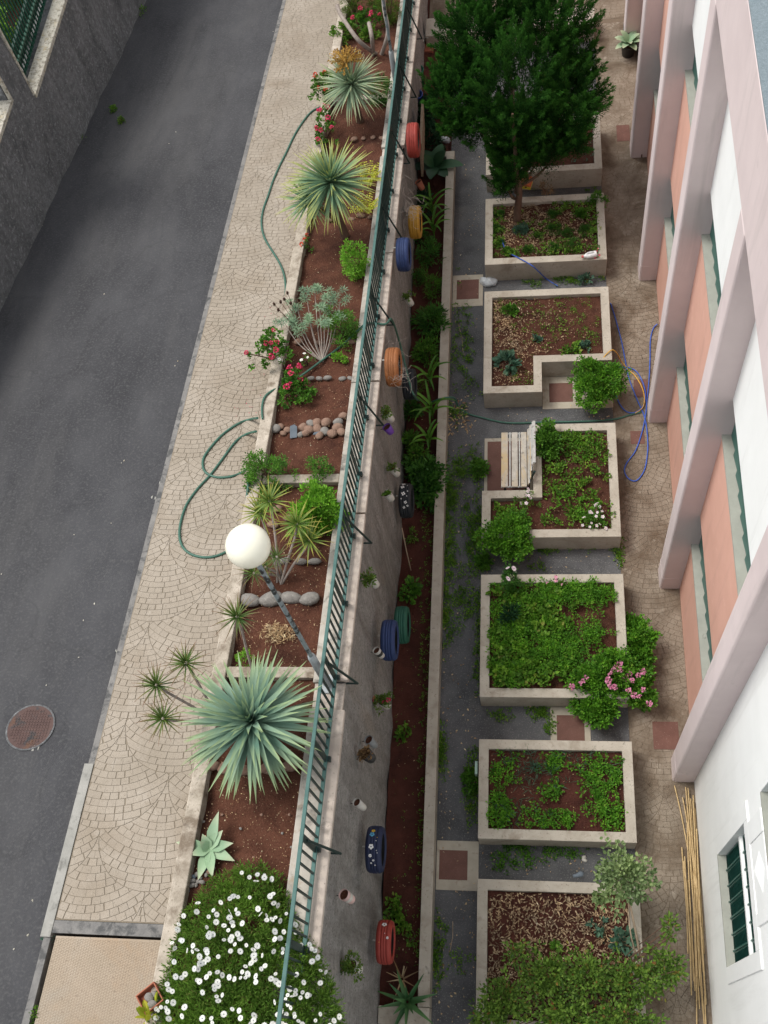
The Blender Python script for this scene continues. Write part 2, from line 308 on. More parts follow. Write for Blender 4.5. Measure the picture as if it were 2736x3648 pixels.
    def blade(s, base, az, el, L, Wd, droop=.3, seg=6, fold=.25, mi=0, prof=None, curl=0.0):
        """one long strap leaf that starts at elevation el and droops"""
        p = Vector(base); vs = []; t = []
        for i in range(seg + 1):
            q = i / seg; e = el - droop * q * q; a = az + curl * q
            d = Vector((math.cos(a) * math.cos(e), math.sin(a) * math.cos(e), math.sin(e)))
            sd_ = Vector((-math.sin(a), math.cos(a), 0)); up = sd_.cross(d) * -1
            wv = Wd * (prof(q) if prof else (1 - q) ** .55 * (.55 + .9 * min(q * 2.2, .5)))
            wv = max(wv, .0015)
            vs += [p + sd_ * wv * .5 + up * wv * fold, p, p - sd_ * wv * .5 + up * wv * fold]; t += [q, q, q]
            p = p + d * (L / seg)
        fs = []
        for i in range(seg):
            a = i * 3; fs += [(a, a + 1, a + 4, a + 3), (a + 1, a + 2, a + 5, a + 4)]
        return s.add(vs, fs, mi, t, True)
def mesh(name, gm, mats):
    me = bpy.data.meshes.new(name); me.from_pydata(gm.V, [], gm.F)
    for m in mats: me.materials.append(m)
    if len(mats) > 1: me.polygons.foreach_set('material_index', gm.m)
    me.polygons.foreach_set('use_smooth', gm.sm)
    if any(gm.t):
        a = me.attributes.new('t', 'FLOAT', 'POINT'); a.data.foreach_set('value', gm.t)
    me.update(); return me
def obj(name, gm, mats, parent=None, loc=(0, 0, 0)):
    if not isinstance(mats, (list, tuple)): mats = [mats]
    o = bpy.data.objects.new(name, mesh(name, gm, mats) if isinstance(gm, G) else gm); COL.objects.link(o)
    o.location = loc
    if parent: o.parent = parent
    return o
def tag(o, label=None, cat=None, group=None, kind=None):
    if label: o['label'] = label
    if cat: o['category'] = cat
    if group: o['group'] = group
    if kind: o['kind'] = kind
    return o
def thing(name, loc, label, cat, group=None):
    o = bpy.data.objects.new(name, None); COL.objects.link(o); o.location = loc; o.empty_display_size = .1
    return tag(o, label, cat, group)
def struct(name, gm, mats, label=None): return tag(obj(name, gm, mats), label, None, None, 'structure')
def soft(o, wdt=.006, seg=2):
    b = o.modifiers.new('bevel', 'BEVEL'); b.width = wdt; b.segments = seg; b.limit_method = 'ANGLE'; return o
def smooth_curve(pts, n=8):
    pts = [Vector(p) for p in pts]; out = []
    for i in range(len(pts) - 1):
        p0 = pts[max(i - 1, 0)]; p1 = pts[i]; p2 = pts[i + 1]; p3 = pts[min(i + 2, len(pts) - 1)]
        for k in range(n):
            t = k / n; out.append(.5 * ((2 * p1) + (p2 - p0) * t + (2 * p0 - 5 * p1 + 4 * p2 - p3) * t * t + (3 * p1 - p0 - 3 * p2 + p3) * t ** 3))
    out.append(pts[-1]); return out
ORD = ['first', 'second', 'third', 'fourth', 'fifth', 'sixth', 'seventh', 'eighth', 'ninth', 'tenth', 'eleventh', 'twelfth', 'thirteenth', 'fourteenth', 'fifteenth', 'sixteenth', 'seventeenth', 'eighteenth', 'nineteenth', 'twentieth', 'twenty-first', 'twenty-second', 'twenty-third', 'twenty-fourth', 'twenty-fifth', 'twenty-sixth']

# ------------------------------------------------------------------ ground, street, pavements
def sl(dh): return lambda x, y: g(y) + dh
def grid(gm, x0, x1, y0, y1, nx, ny, zf, mi=0):
    xs = np.linspace(x0, x1, nx + 1); ys = np.linspace(y0, y1, ny + 1)
    vs = [(x, y, zf(x, y)) for y in ys for x in xs]
    fs = [(j * (nx + 1) + i, j * (nx + 1) + i + 1, (j + 1) * (nx + 1) + i + 1, (j + 1) * (nx + 1) + i) for j in range(ny) for i in range(nx)]
    return gm.add(vs, fs, mi, None, True)
def clip(poly, a, b, c):                    # keep a*x+b*y<=c
    out = []; n = len(poly)
    for i in range(n):
        p, q = poly[i], poly[(i + 1) % n]; dp = a * p[0] + b * p[1] - c; dq = a * q[0] + b * q[1] - c
        if dp <= 0: out.append(p)
        if dp * dq < 0: k = dp / (dp - dq); out.append((p[0] + (q[0] - p[0]) * k, p[1] + (q[1] - p[1]) * k))
    return out
def inset(poly, d):
    n = len(poly); cx = sum(p[0] for p in poly) / n; cy = sum(p[1] for p in poly) / n; out = poly
    for i in range(n):
        p, q = poly[i], poly[(i + 1) % n]; ex, ey = q[0] - p[0], q[1] - p[1]; L = math.hypot(ex, ey)
        if L < 1e-4: continue
        a, b = ey / L, -ex / L; c = a * p[0] + b * p[1]
        if a * cx + b * cy > c: a, b, c = -a, -b, -c
        out = clip(out, a, b, c - d)
        if len(out) < 3: return None
    return out
def fans(gm, region, R, ring, x_off, y_off, zf, gap=.005, h=.006):
    """fish-scale fans of set stones: every stone is its own small raised piece"""
    xs = [p[0] for p in region]; ys = [p[1] for p in region]; n = len(region); lines = []
    cx = sum(xs) / n; cy = sum(ys) / n
    for i in range(n):
        p, q = region[i], region[(i + 1) % n]; ex, ey = q[0] - p[0], q[1] - p[1]; L = math.hypot(ex, ey)
        a, b = ey / L, -ex / L; c = a * p[0] + b * p[1]
        if a * cx + b * cy > c: a, b, c = -a, -b, -c
        lines.append((a, b, c))
    j0 = int((min(ys) - y_off) / R) - 1; j1 = int((max(ys) - y_off) / R) + 3; nr = int(round(R / ring))
    for j in range(j0, j1):
        for i in range(int((min(xs) - x_off) / (2 * R)) - 2, int((max(xs) - x_off) / (2 * R)) + 3):
            ccx = x_off + 2 * R * i + (R if j % 2 else 0); ccy = y_off + R * j
            ax_, ay_ = ccx, ccy + R * 1.0          # stones are set in arcs round the top point of each scale
            for k in range(2 * nr):
                r0, r1 = k * ring, (k + 1) * ring; rm = (r0 + r1) / 2
                m = max(4, int(round(2 * math.pi * rm / (ring * 1.22)))); o = rng.uniform(0, 1)
                for q in range(m):
                    t0 = 2 * math.pi * (q + o + rng.uniform(-.1, .1)) / m; t1 = 2 * math.pi * (q + 1 + o + rng.uniform(-.04, .04)) / m; tm = (t0 + t1) / 2
                    px, py = ax_ + rm * math.cos(tm), ay_ + rm * math.sin(tm)
                    if py > ay_: continue
                    if math.hypot(px - ccx, py - ccy) > R + ring * .45: continue
                    if not all(a * px + b * py < c + ring for a, b, c in lines): continue
                    poly = [(ax_ + r * math.cos(t), ay_ + r * math.sin(t)) for r, t in ((r0, t0), (r1, t0), (r1, tm), (r1, t1), (r0, t1))]
                    ok = True
                    d = math.hypot(px - ccx, py - ccy)
                    if d > R - ring:
                        ux_, uy_ = (px - ccx) / d, (py - ccy) / d; poly = clip(poly, ux_, uy_, ux_ * ccx + uy_ * ccy + R)
                        if len(poly) < 3: continue
                    for (ox, oy) in ((ccx - R, ccy + R), (ccx + R, ccy + R)):
                        dx, dy = px - ox, py - oy; d = math.hypot(dx, dy)
                        if d < R - ring * .5: ok = False; break
                        if d < R + ring:
                            ux_, uy_ = dx / d, dy / d; poly = clip(poly, -ux_, -uy_, -(ux_ * ox + uy_ * oy + R))
                            if len(poly) < 3: ok = False; break
                    if not ok: continue
                    for a, b, c in lines:
                        poly = clip(poly, a, b, c - .01)
                        if len(poly) < 3: break
                    if len(poly) < 3: continue
                    poly = inset(poly, gap)
                    if not poly or len(poly) < 3: continue
                    ar = abs(sum(poly[z][0] * poly[(z + 1) % len(poly)][1] - poly[(z + 1) % len(poly)][0] * poly[z][1] for z in range(len(poly)))) / 2
                    if ar < .0004: continue
                    if sum(poly[z][0] * poly[(z + 1) % len(poly)][1] - poly[(z + 1) % len(poly)][0] * poly[z][1] for z in range(len(poly))) < 0: poly = poly[::-1]
                    top = inset(poly, .0008) or poly
                    gm.add([(x, y, zf(x, y) + h) for x, y in top], [tuple(range(len(top)))])

gm = G(); gm.box((-150, -150, -.5), (150, 150, -.03)); struct('ground', gm, M('court_soil'))
gm = G(); gm.box((-1.70, -3, -.2), (1.36, 20.2, 0)); struct('gravel_path', gm, M('gravel'))
SW0, SW1 = -5.42, -4.02                    # sidewalk across
Yp = P(0, 0, 0).y
YPL = 1.02                                 # where the paved part meets the steel plate
gm = G(); gm.box((-10.2, -4, -1.2), (SW0 - .05, 30, -.45), 0, sl(0)); struct('road', gm, M('asphalt'))
# asphalt crumbs and a few cracks
gm = G(); gm.box((SW0, YPL + .14, -1.0), (SW1, 30, -.316), 0, sl(0)); struct('sidewalk', gm, M('paver_joint'))
gm = G(); fans(gm, [(SW0, YPL + .14), (SW1, YPL + .14), (SW1, 26), (SW0, 26)], .70, .0875, SW0 + .28, 1.5, sl(-.316), .0022)
struct('sidewalk_pavement', gm, M('paver'))
gm = G(); gm.box((SW0, YPL, -1.0), (SW1, YPL + .135, -.306), 0, sl(0)); struct('pavement_border', gm, M('kerb_stone'))
gm = G()
gm.box((SW0 - .085, 3.0, -1.0), (SW0 - .004, 30, -.33), 0, sl(0)); gm.box((SW0 - .085, -4, -1.0), (SW0 - .004, YPL - .05, -.32), 0, sl(0))
gm.box((SW0 - .12, YPL - .045, -1.0), (SW0 - .004, 2.995, -.30), 1, sl(0)); struct('kerb', gm, [M('kerb_stone'), M('kerb_light')])
# steel chequer plate
gm = G(); gm.box((SW0 + .06, -3, -.6), (SW1, YPL - .03, -.312), 0, sl(0))
for j in range(150):
    for i in range(48):
        x = SW0 + .075 + i * .0282; y = -1.2 + j * .0145
        if x > SW1 - .02 or y > YPL - .05: continue
        a = .009 if (i + j) % 2 else -.009
        z = g(y) - .312
        gm.add([(x - .010, y - a * .5 - .002, z + .0005), (x + .010, y + a * .5 - .002, z + .0005), (x + .010, y + a * .5 + .002, z + .003), (x - .010, y - a * .5 + .002, z + .003)], [(0, 1, 2, 3)], 1)
tag(obj('steel_plate', gm, [M('rust_plate'), plain('plate_ridge', (.27, .205, .145), .6)]), 'rust-stained tan chequered steel plate at the near end of the sidewalk', 'steel plate')
# court paving on the building side, and the open paved area at the far end
gm = G(); gm.box((1.36, -3, -.2), (2.40, 20.598, -.002)); gm.box((-2.3, 20.6, -.2), (2.40, 30, -.002)); struct('court_path', gm, M('court_joint'))
gm = G(); fans(gm, [(1.36, -1.2), (2.30, -1.2), (2.30, 20.6), (1.36, 20.6)], .70, .0875, 1.83, .35, lambda x, y: -.003, .0024)
fans(gm, [(-2.25, 20.7), (2.35, 20.7), (2.35, 25.5), (-2.25, 25.5)], .70, .0875, 1.83, .35, lambda x, y: -.003, .0024)
struct('court_pavement', gm, M('court_paver'))
# soil strip at the foot of the retaining wall
def lump(x, y, s=1): return .018 * math.sin(5.1 * x + 2.3 * y) + .014 * math.sin(9.7 * y - 6.1 * x + 1.3) + .010 * math.sin(17 * x + 13 * y)
gm = G(); grid(gm, -2.36, -1.76, .5, 20.2, 14, 300, lambda x, y: .10 + lump(x, y) + .06 * max(0, (-2.1 - x) / .25)); struct('soil_strip', gm, M('court_soil'))
gm = G(); grid(gm, -3.90, -2.72, -3, 27, 22, 400, lambda x, y: g(y) - .15 + lump(x, y)); struct('sloping_soil', gm, M('soil'))
# garden ground behind the left wall
gm = G(); gm.box((-40, -6, -1), (-10.05, 14.8, 4.0)); gm.box((-40, 14.8, -1), (-10.05, 30, 3.35)); struct('terrain', gm, M('soil'))

# ------------------------------------------------------------------ retaining wall with its copings
rw = thing('retaining_wall', (-2.5, 8, 0), 'tall rough grey retaining wall streaked with damp, carrying the teal railing', 'retaining wall')
def wl(x, y, z): return (x + 2.5, y - 8, z)
gm = G()
ys = np.linspace(-3, 27, 420); nz = 46; vs = []
for y in ys:
    top = g(y) - .10
    for k in range(nz + 1):
        z = top * k / nz - .1 * (1 - k / nz)
        b = .022 * math.sin(1.7 * y + .8 * z) + .014 * math.sin(4.1 * y - 1.9 * z + 2) + .010 * math.sin(11 * y + 3 * z) + .035 * max(0, math.sin(.9 * y + 1)) * (1 - k / nz) + rng.uniform(-.003, .003)
        vs.append(wl(-2.372 + b * .8, y, z))
fs = [(j * (nz + 1) + k, (j + 1) * (nz + 1) + k, (j + 1) * (nz + 1) + k + 1, j * (nz + 1) + k + 1) for j in range(len(ys) - 1) for k in range(nz)]
gm.add(vs, fs, 0, None, True)
gm.add([wl(-2.74, -3, -.2), wl(-2.40, -3, -.2), wl(-2.40, 27, -.2), wl(-2.74, 27, -.2), wl(-2.74, -3, g(-3) - .09), wl(-2.37, -3, g(-3) - .09), wl(-2.37, 27, g(27) - .09), wl(-2.74, 27, g(27) - .09)], [(4, 5, 6, 7), (3, 0, 4, 7), (0, 1, 5, 4), (2, 3, 7, 6)])
obj('wall_face', gm, M('wall_face'), rw)
secs = [(-3, .80, .0), (.803, 3.66, 0), (4.02, 6.55, .0), (6.553, 9.0, -.01), (9.003, 11.9, 0), (11.903, 14.6, -.012), (14.85, 17.6, 0), (17.603, 20.4, -.01), (20.403, 27, 0)]
for a, b, dz in secs:
    gm = G(); gm.box((-2.752, a, -.09), (-2.505, b, -.002 + dz), 0, sl(0)); gm.V = [wl(*v) for v in gm.V]
    soft(obj('inner_coping', gm, M('wall_top'), rw), .01)
    gm = G(); gm.box((-2.50, a + .03, -.088), (-2.322, b, .0 + dz), 0, sl(0)); gm.V = [wl(*v) for v in gm.V]
    soft(obj('outer_coping', gm, M('coping_pink'), rw), .012)
for a, b in ((3.66, 4.02), (14.6, 14.85)):
    gm = G(); gm.box((-2.73, a + .003, -.10), (-2.36, b - .003, -.045), 0, sl(0)); gm.V = [wl(*v) for v in gm.V]
    obj('mortar_bed', gm, M('coping_pink'), rw)

# ------------------------------------------------------------------ low wall between sidewalk and the sloping bed, cross walls
gm = G(); gm.box((-4.05, -3, -.8), (-3.87, 27, 0), 0, sl(0))
o = soft(obj('low_wall', gm, M('bed_edge')), .014); tag(o, 'low stained cream wall running between the sidewalk and the sloping flower bed', 'low wall')
for y, lab in ((PS(690, 1030).y, 'low cream cross wall in the sloping bed behind the bright green bush'), (PS(640, 1450).y, 'low cream cross wall in the sloping bed behind the largest blue-green yucca'), (PS(660, 215).y, 'low cream cross wall in the sloping bed behind the far flowering yucca')):
    gm = G(); gm.box((-3.865, y - .075, -.6), (-2.756, y + .075, -.035), 0, sl(0)); o = soft(obj('cross_wall', gm, M('bed_edge')), .012)
    tag(o, lab, 'low wall', 'cross walls in the sloping bed')

# ------------------------------------------------------------------ railing
FX = -2.465; RT = .86
fe = thing('railing', (FX, 8, 0), 'teal painted metal railing with thin dark bars along the top of the retaining wall', 'railing')
def fl(x, y, z): return (x - FX, y - 8, z)
gm = G(); gm.box((FX - .021, -3, RT - .030), (FX + .021, 27, RT), 0, sl(0)); gm.V = [fl(*v) for v in gm.V]; soft(obj('top_rail', gm, M('rail_teal'), fe), .006)
gm = G(); gm.box((FX - .022, -3, .055), (FX + .022, 27, .090), 0, sl(0)); gm.V = [fl(*v) for v in gm.V]; soft(obj('bottom_rail', gm, M('rail_teal'), fe), .004)
posts = [1.97 + 1.045 * k - 1.045 * 4 for k in range(27)]
posts = [p for p in posts if -2.6 < p < 26]
for k, y in enumerate(posts):
    gm = G(); gm.box((FX - .010, y - .038, .0), (FX + .010, y + .038, RT - .036), 0, sl(0)); gm.box((FX + .024, y - .03, .03), (FX + .055, y + .03, .10), 0, sl(0))
    gm.V = [fl(*v) for v in gm.V]; obj('post', gm, M('rail_dark'), fe)
i0 = min(range(len(posts)), key=lambda i: abs(posts[i] - 1.97))
for k, y in enumerate(posts):
    if (k - i0) % 2: continue
    z = g(y); gm = G()
    gm.tube([(FX + .01, y, z + .62), (-2.225, y, z - .16)], .016, 6); gm.tube([(-2.225, y, z - .16), (-2.37, y, z - .16)], .012, 6)
    gm.V = [fl(*v) for v in gm.V]; obj('brace', gm, M('rail_dark'), fe)
bars = []
for a, b in zip(posts, posts[1:]):
    for q in range(1, 8): bars.append(a + (b - a) * q / 8)
bars = [b for b in bars if b > .2]
me = None
for y in bars[:100]:
    if me is None:
        gm = G(); gm.box((-.011, -.011, .091), (.011, .011, RT - .036)); me = mesh('bar', gm, [M('rail_dark')])
    o = bpy.data.objects.new('bar', me); COL.objects.link(o); o.parent = fe; o.location = fl(FX, y, g(y))
gm = G()
for y in bars[100:]: gm.box((FX - .011, y - .011, .091), (FX + .011, y + .011, RT - .036), 0, sl(0))
gm.V = [fl(*v) for v in gm.V]; tag(obj('bars', gm, M('rail_dark'), fe), None, None, None, 'stuff')

# ------------------------------------------------------------------ globe street lamps
def lamp(base, label, height, full=True):
    t = thing('street_lamp', base, label, 'street lamp', 'globe street lamps')
    gm = G(); gm.box((-.10, -.10, 0), (.10, .10, .03)); gm.box((-.075, -.12, .03), (.075, .12, .05)); soft(obj('base_plate', gm, M('lamp_grey'), t), .008)
    gm = G(); gm.lathe([(.048, .05), (.048, .62), (.052, .64), (.052, .70), (.048, .72), (.048, 1.02), (.040, 1.07), (.027, 1.09)], 20); obj('lower_pole', gm, M('lamp_grey'), t)
    gm = G(); gm.lathe([(.026, 1.09), (.026, height - .32), (.024, height - .31)], 16); obj('upper_pole', gm, M('lamp_paint'), t)
    gm = G(); gm.lathe([(.034, height - .312), (.040, height - .30), (.040, height - .17), (.07, height - .165), (.075, height - .15), (.06, height - .145)], 16); obj('collar', gm, M('rail_dark'), t)
    gm = G(); R = .204; pr = [(R * math.sin(a), height + R - .16 - R * math.cos(a)) for a in np.linspace(.32, math.pi, 26)]; gm.lathe(pr, 40); obj('globe', gm, M('globe'), t)
GR = .187
lb = PS(1180 / DS, 2440 / DS, -.045); HL = rise(lb, 1180) - .204 + .16; dx = proj(lb + Vector((0, 0, HL)))[0] - 538; lb.x -= dx * .0042
lamp(lb, 'near street lamp with large cream globe on a peeling grey pole', HL)
lb2 = PS(1432 / DS, 345 / DS, -.045); lb2.x = -2.56; lamp(lb2, 'far street lamp with grey pole behind the teal railing at the top', HL)

# ------------------------------------------------------------------ curb of the soil strip
gm = G(); CH = .35
gm.prism([(-1.768, .62), (-1.60, .62), (-1.60, 16.72), (-1.95, 16.72), (-1.95, 16.58), (-1.768, 16.58)], 0, CH)
o = soft(obj('garden_curb', gm, M('planter_concrete')), .008); tag(o, 'long low concrete curb between the soil strip and the dark gravel path', 'curb')
gm = G(); gm.prism([(-2.32, .38), (-1.60, .38), (-1.60, .613), (-2.32, .613)], -.1, CH); o = soft(obj('cross_curb', gm, M('planter_concrete')), .008); tag(o, 'short concrete curb closing the near end of the soil strip beside the spiky aloe', 'curb')
gm = G(); gm.box((-2.31, 20.05, -.1), (1.36, 20.62, .45)); o = soft(obj('end_wall', gm, M('planter_concrete')), .01); tag(o, 'low wide concrete wall across the far end of the garden behind the conifer', 'low wall')

# ------------------------------------------------------------------ raised planters
XL, XR, PH, RW = -.943, 1.355, .488, .15
YB = dict(t1=17.36, b1=15.875, t2=15.249, b2=13.598, t3=12.963, b3=10.685, t4=10.01, b4=7.817, t5=7.151, b5=5.069, t6=4.402, b6=2.915, t7=2.347, b7=.36)
def ringpoly(outer, d=RW):
    inner = []; n = len(outer)
    for i in range(n):
        p0, p1, p2 = Vector(outer[i - 1]), Vector(outer[i]), Vector(outer[(i + 1) % n])
        e1 = (p1 - p0).normalized(); e2 = (p2 - p1).normalized(); n1 = Vector((-e1.y, e1.x)); n2 = Vector((-e2.y, e2.x))
        inner.append(tuple(p1 + (n1 + n2) * d))
    return inner
def planter(outer, label, soilmat='planter_soil', depth=.09):
    cx = sum(p[0] for p in outer) / len(outer); cy = sum(p[1] for p in outer) / len(outer)
    t = thing('planter', (cx, cy, 0), label, 'planter', 'raised concrete planters')
    inn = ringpoly(outer); n = len(outer); L = lambda p, z: (p[0] - cx, p[1] - cy, z)
    vs = [L(p, 0) for p in outer] + [L(p, PH) for p in outer] + [L(p, PH) for p in inn] + [L(p, .1) for p in inn]
    fs = []
    for i in range(n):
        j = (i + 1) % n; fs += [(i, j, n + j, n + i), (n + i, n + j, 2 * n + j, 2 * n + i), (2 * n + i, 2 * n + j, 3 * n + j, 3 * n + i)]
    gm = G(); gm.add(vs, fs); soft(obj('wall', gm, M('planter_concrete'), t), .008)
    x0 = min(p[0] for p in inn); x1 = max(p[0] for p in inn); y0 = min(p[1] for p in inn); y1 = max(p[1] for p in inn)
    gm = G(); zf = lambda x, y: PH - depth + lump(x * 1.3 + cy, y * 1.3) * .9
    N_ = 26; xs = np.linspace(x0, x1, N_ + 1); yy = np.linspace(y0, y1, N_ + 1)
    if n == 4: grid(gm, x0, x1, y0, y1, N_, N_, zf)
    else:
        for i in range(N_):
            for j in range(N_):
                mx, my = (xs[i] + xs[i + 1]) / 2, (yy[j] + yy[j + 1]) / 2
                if inside(mx, my, inn): gm.add([(x, y, zf(x, y)) for x, y in ((xs[i], yy[j]), (xs[i + 1], yy[j]), (xs[i + 1], yy[j + 1]), (xs[i], yy[j + 1]))], [(0, 1, 2, 3)], 0, None, True)
    gm.V = [(x - cx, y - cy, z) for x, y, z in gm.V]; obj('soil', gm, M(soilmat), t); return t
def inside(x, y, poly):
    c = False; n = len(poly)
    for i in range(n):
        (x1, y1), (x2, y2) = poly[i], poly[(i + 1) % n]
        if (y1 > y) != (y2 > y) and x < (x2 - x1) * (y - y1) / (y2 - y1) + x1: c = not c
    return c
def rect(a, b, x0=XL, x1=XR): return [(x0, YB[b]), (x1, YB[b]), (x1, YB[a]), (x0, YB[a])]
planter(rect('t1', 'b1'), 'farthest raised planter, half hidden under the conifer crown')
planter(rect('t2', 'b2', XL, XR), 'raised planter that holds the conifer trunk and a carpet of wood chips')
p3 = [(XL, YB['b3']), (.105, YB['b3']), (.105, 11.32), (XR, 11.32), (XR, YB['t3']), (XL, YB['t3'])]
planter(p3, 'L-shaped raised planter with its notch under a leafy bush and wood chips on the left')
p4 = [(XL, YB['b4']), (XR, YB['b4']), (XR, YB['t4']), (-.072, YB['t4']), (-.072, 8.715), (XL, 8.715)]
planter(p4, 'L-shaped raised planter wrapped round the slatted bench')
planter(rect('t5', 'b5'), 'raised planter filled with dense bright green herbs')
planter(rect('t6', 'b6'), 'raised planter with three loose strips of green herbs over bare soil', 'court_soil')
planter(rect('t7', 'b7'), 'nearest raised planter, covered with wood chips', 'court_soil')

# concrete pads with brown tiles
def pad(x0, y0, x1, y1, ix0, iy0, ix1, iy1, label, frame=True):
    t = thing('paving_pad', ((x0 + x1) / 2, (y0 + y1) / 2, 0), label, 'paving slab', 'brown slabs set in the ground'); c = t.location
    if frame:
        gm = G(); gm.box((x0 - c.x, y0 - c.y, -.05), (x1 - c.x, y1 - c.y, .012)); soft(obj('concrete_frame', gm, M('pad_concrete'), t), .004)
    gm = G(); gm.box((ix0 - c.x, iy0 - c.y, -.03), (ix1 - c.x, iy1 - c.y, .016 if frame else .009)); soft(obj('tile', gm, M('brown_tile'), t), .003)
pad(-1.59, 13.0, -1.0, 13.76, -1.51, 13.17, -1.08, 13.64, 'brown slab in a concrete frame beside the clear plastic bag')
pad(-.935, 8.72, -.076, 10.03, -.88, 8.80, -.13, 9.96, 'large brown slab under the slatted bench')
pad(.11, 10.62, 1.37, 11.315, .235, 10.76, .66, 11.17, 'worn brown slab in the notch of the L-shaped planter beside the leafy bush')
pad(.15, 4.41, .77, 5.06, .249, 4.42, .677, 4.932, 'brown slab in a concrete frame between the herb planter and the striped herb planter')
pad(-1.59, 2.237, -.955, 2.955, -1.546, 2.386, -1.12, 2.815, 'brown slab in a concrete frame near the clear left corner of the nearest planter')
pad(0, 0, 0, 0, 1.72, 17.05, 1.985, 17.5, 'farthest brown cover plate in the tan path beside the building', False)
pad(0, 0, 0, 0, 1.755, 10.82, 2.005, 11.2, 'brown cover plate in the tan path under the looped hoses', False)
pad(0, 0, 0, 0, 1.643, 9.85, 1.885, 10.117, 'small brown cover plate in the tan path just below the looped hoses', False)
pad(0, 0, 0, 0, 1.72, 4.413, 2.11, 4.85, 'nearest brown cover plate in the tan path beside the last pilaster foot', False)
for o in list(COL.objects):
    if o.get('category') == 'paving slab' and abs(o.location.x) < 1e-6 and abs(o.location.y) < 1e-6:
        c = o.children[0]; m = c.data; cx = sum(v.co.x for v in m.vertices) / len(m.vertices); cy = sum(v.co.y for v in m.vertices) / len(m.vertices)
        for v in m.vertices: v.co.x -= cx; v.co.y -= cy
        o.location = (cx, cy, 0)

# ------------------------------------------------------------------ the building on the right
BX, PXF = 2.29, 1.97
bd = thing('apartment_building', (BX, 8, 0), 'pink, salmon and white rendered building with tall square pilasters and green shutters', 'building')
def bl(v): return (v[0] - BX, v[1] - 8, v[2])
def bpart(name, boxes, mat, parent=bd, bev=0):
    gm = G()
    for a, b in boxes: gm.box(a, b)
    gm.V = [bl(v) for v in gm.V]; o = obj(name, gm, M(mat), parent)
    if bev: soft(o, bev)
    return o
YE = 3.72
SZ1, SZ2, SZ3, SZ4 = 1.715, 2.69, 4.94, 5.75
bpart('salmon_wall', [((BX, YE + .3, -.2), (BX + 1, 27, SZ1))], 'salmon_render')
bpart('salmon_wall', [((BX, YE + .3, SZ2), (BX + 1, 27, SZ3))], 'salmon_render')
bpart('white_wall', [((BX, YE + .3, SZ4), (BX + 1, 27, 8.65))], 'white_render')
bpart('wall_core', [((BX + .35, YE + .3, SZ1 + .001), (BX + 1.001, 27, SZ2 - .001)), ((BX + .35, YE + .3, SZ3 + .001), (BX + 1.001, 27, SZ4 - .001))], 'grey_plinth')
pil = [3.925, 7.092, 10.284, 13.45, 16.582, 19.72, 22.86]
PW = .37
bays = [(a + PW, b) for a, b in zip(pil, pil[1:])]
for (a, b) in bays:
    for z0, z1 in ((SZ1, SZ2), (SZ3, SZ4)):
        bpart('sill', [((BX - .012, a, z0 - .03), (BX + .16, b, z0 + .012))], 'sill_stone')
        wn = bpart('window', [((BX + .12, a, z0 + .013), (BX + .14, b, z1))], 'window_dark')
        gm = G(); n = int((b - a) / .27); st = (b - a) / n
        for k in range(n):
            y = a + k * st; gm.add([bl((BX + .119, y + .02, z0 + .03)), bl((BX + .119, y + st - .03, z0 + .03)), bl((BX + .119, y + st - .03, z1 - .03)), bl((BX + .119, y + .02, z1 - .03)), bl((BX + .092, y + st - .03, z0 + .03)), bl((BX + .092, y + st - .03, z1 - .03))], [(0, 3, 5, 4), (4, 5, 2, 1), (0, 4, 1), (3, 2, 5)])
        obj('louvre', gm, M('shutter_green'), wn)
for y in pil:
    gm = G(); gm.box((PXF, y, -.05), (BX + .4, y + PW, 8.649)); gm.V = [bl(v) for v in gm.V]; o = soft(obj('pilaster', gm, M('pink_render'), bd), .035, 3)
    pf = bpart('plinth', [((PXF - .004, y - .004, -.05), (BX - .01, y + PW + .004, .45 if y > 5 else .55))], 'grey_plinth' if y > 19 else 'pink_render', bd, .035)
bpart('cornice_beam', [((PXF, 3.0, 8.65), (BX + .5, 27, 9.85))], 'pink_render', bd, .01)
bpart('roof_edge', [((PXF + .006, 3.0, 9.851), (PXF + .17, 27, 9.875))], 'roof_felt')
bpart('roof', [((PXF + .172, 3.0, 9.60), (8.5, 27, 9.852))], 'roof_felt')
bpart('gable_wall', [((BX + 1.002, -4, -.2), (8.4, 26.9, 9.59))], 'white_render')
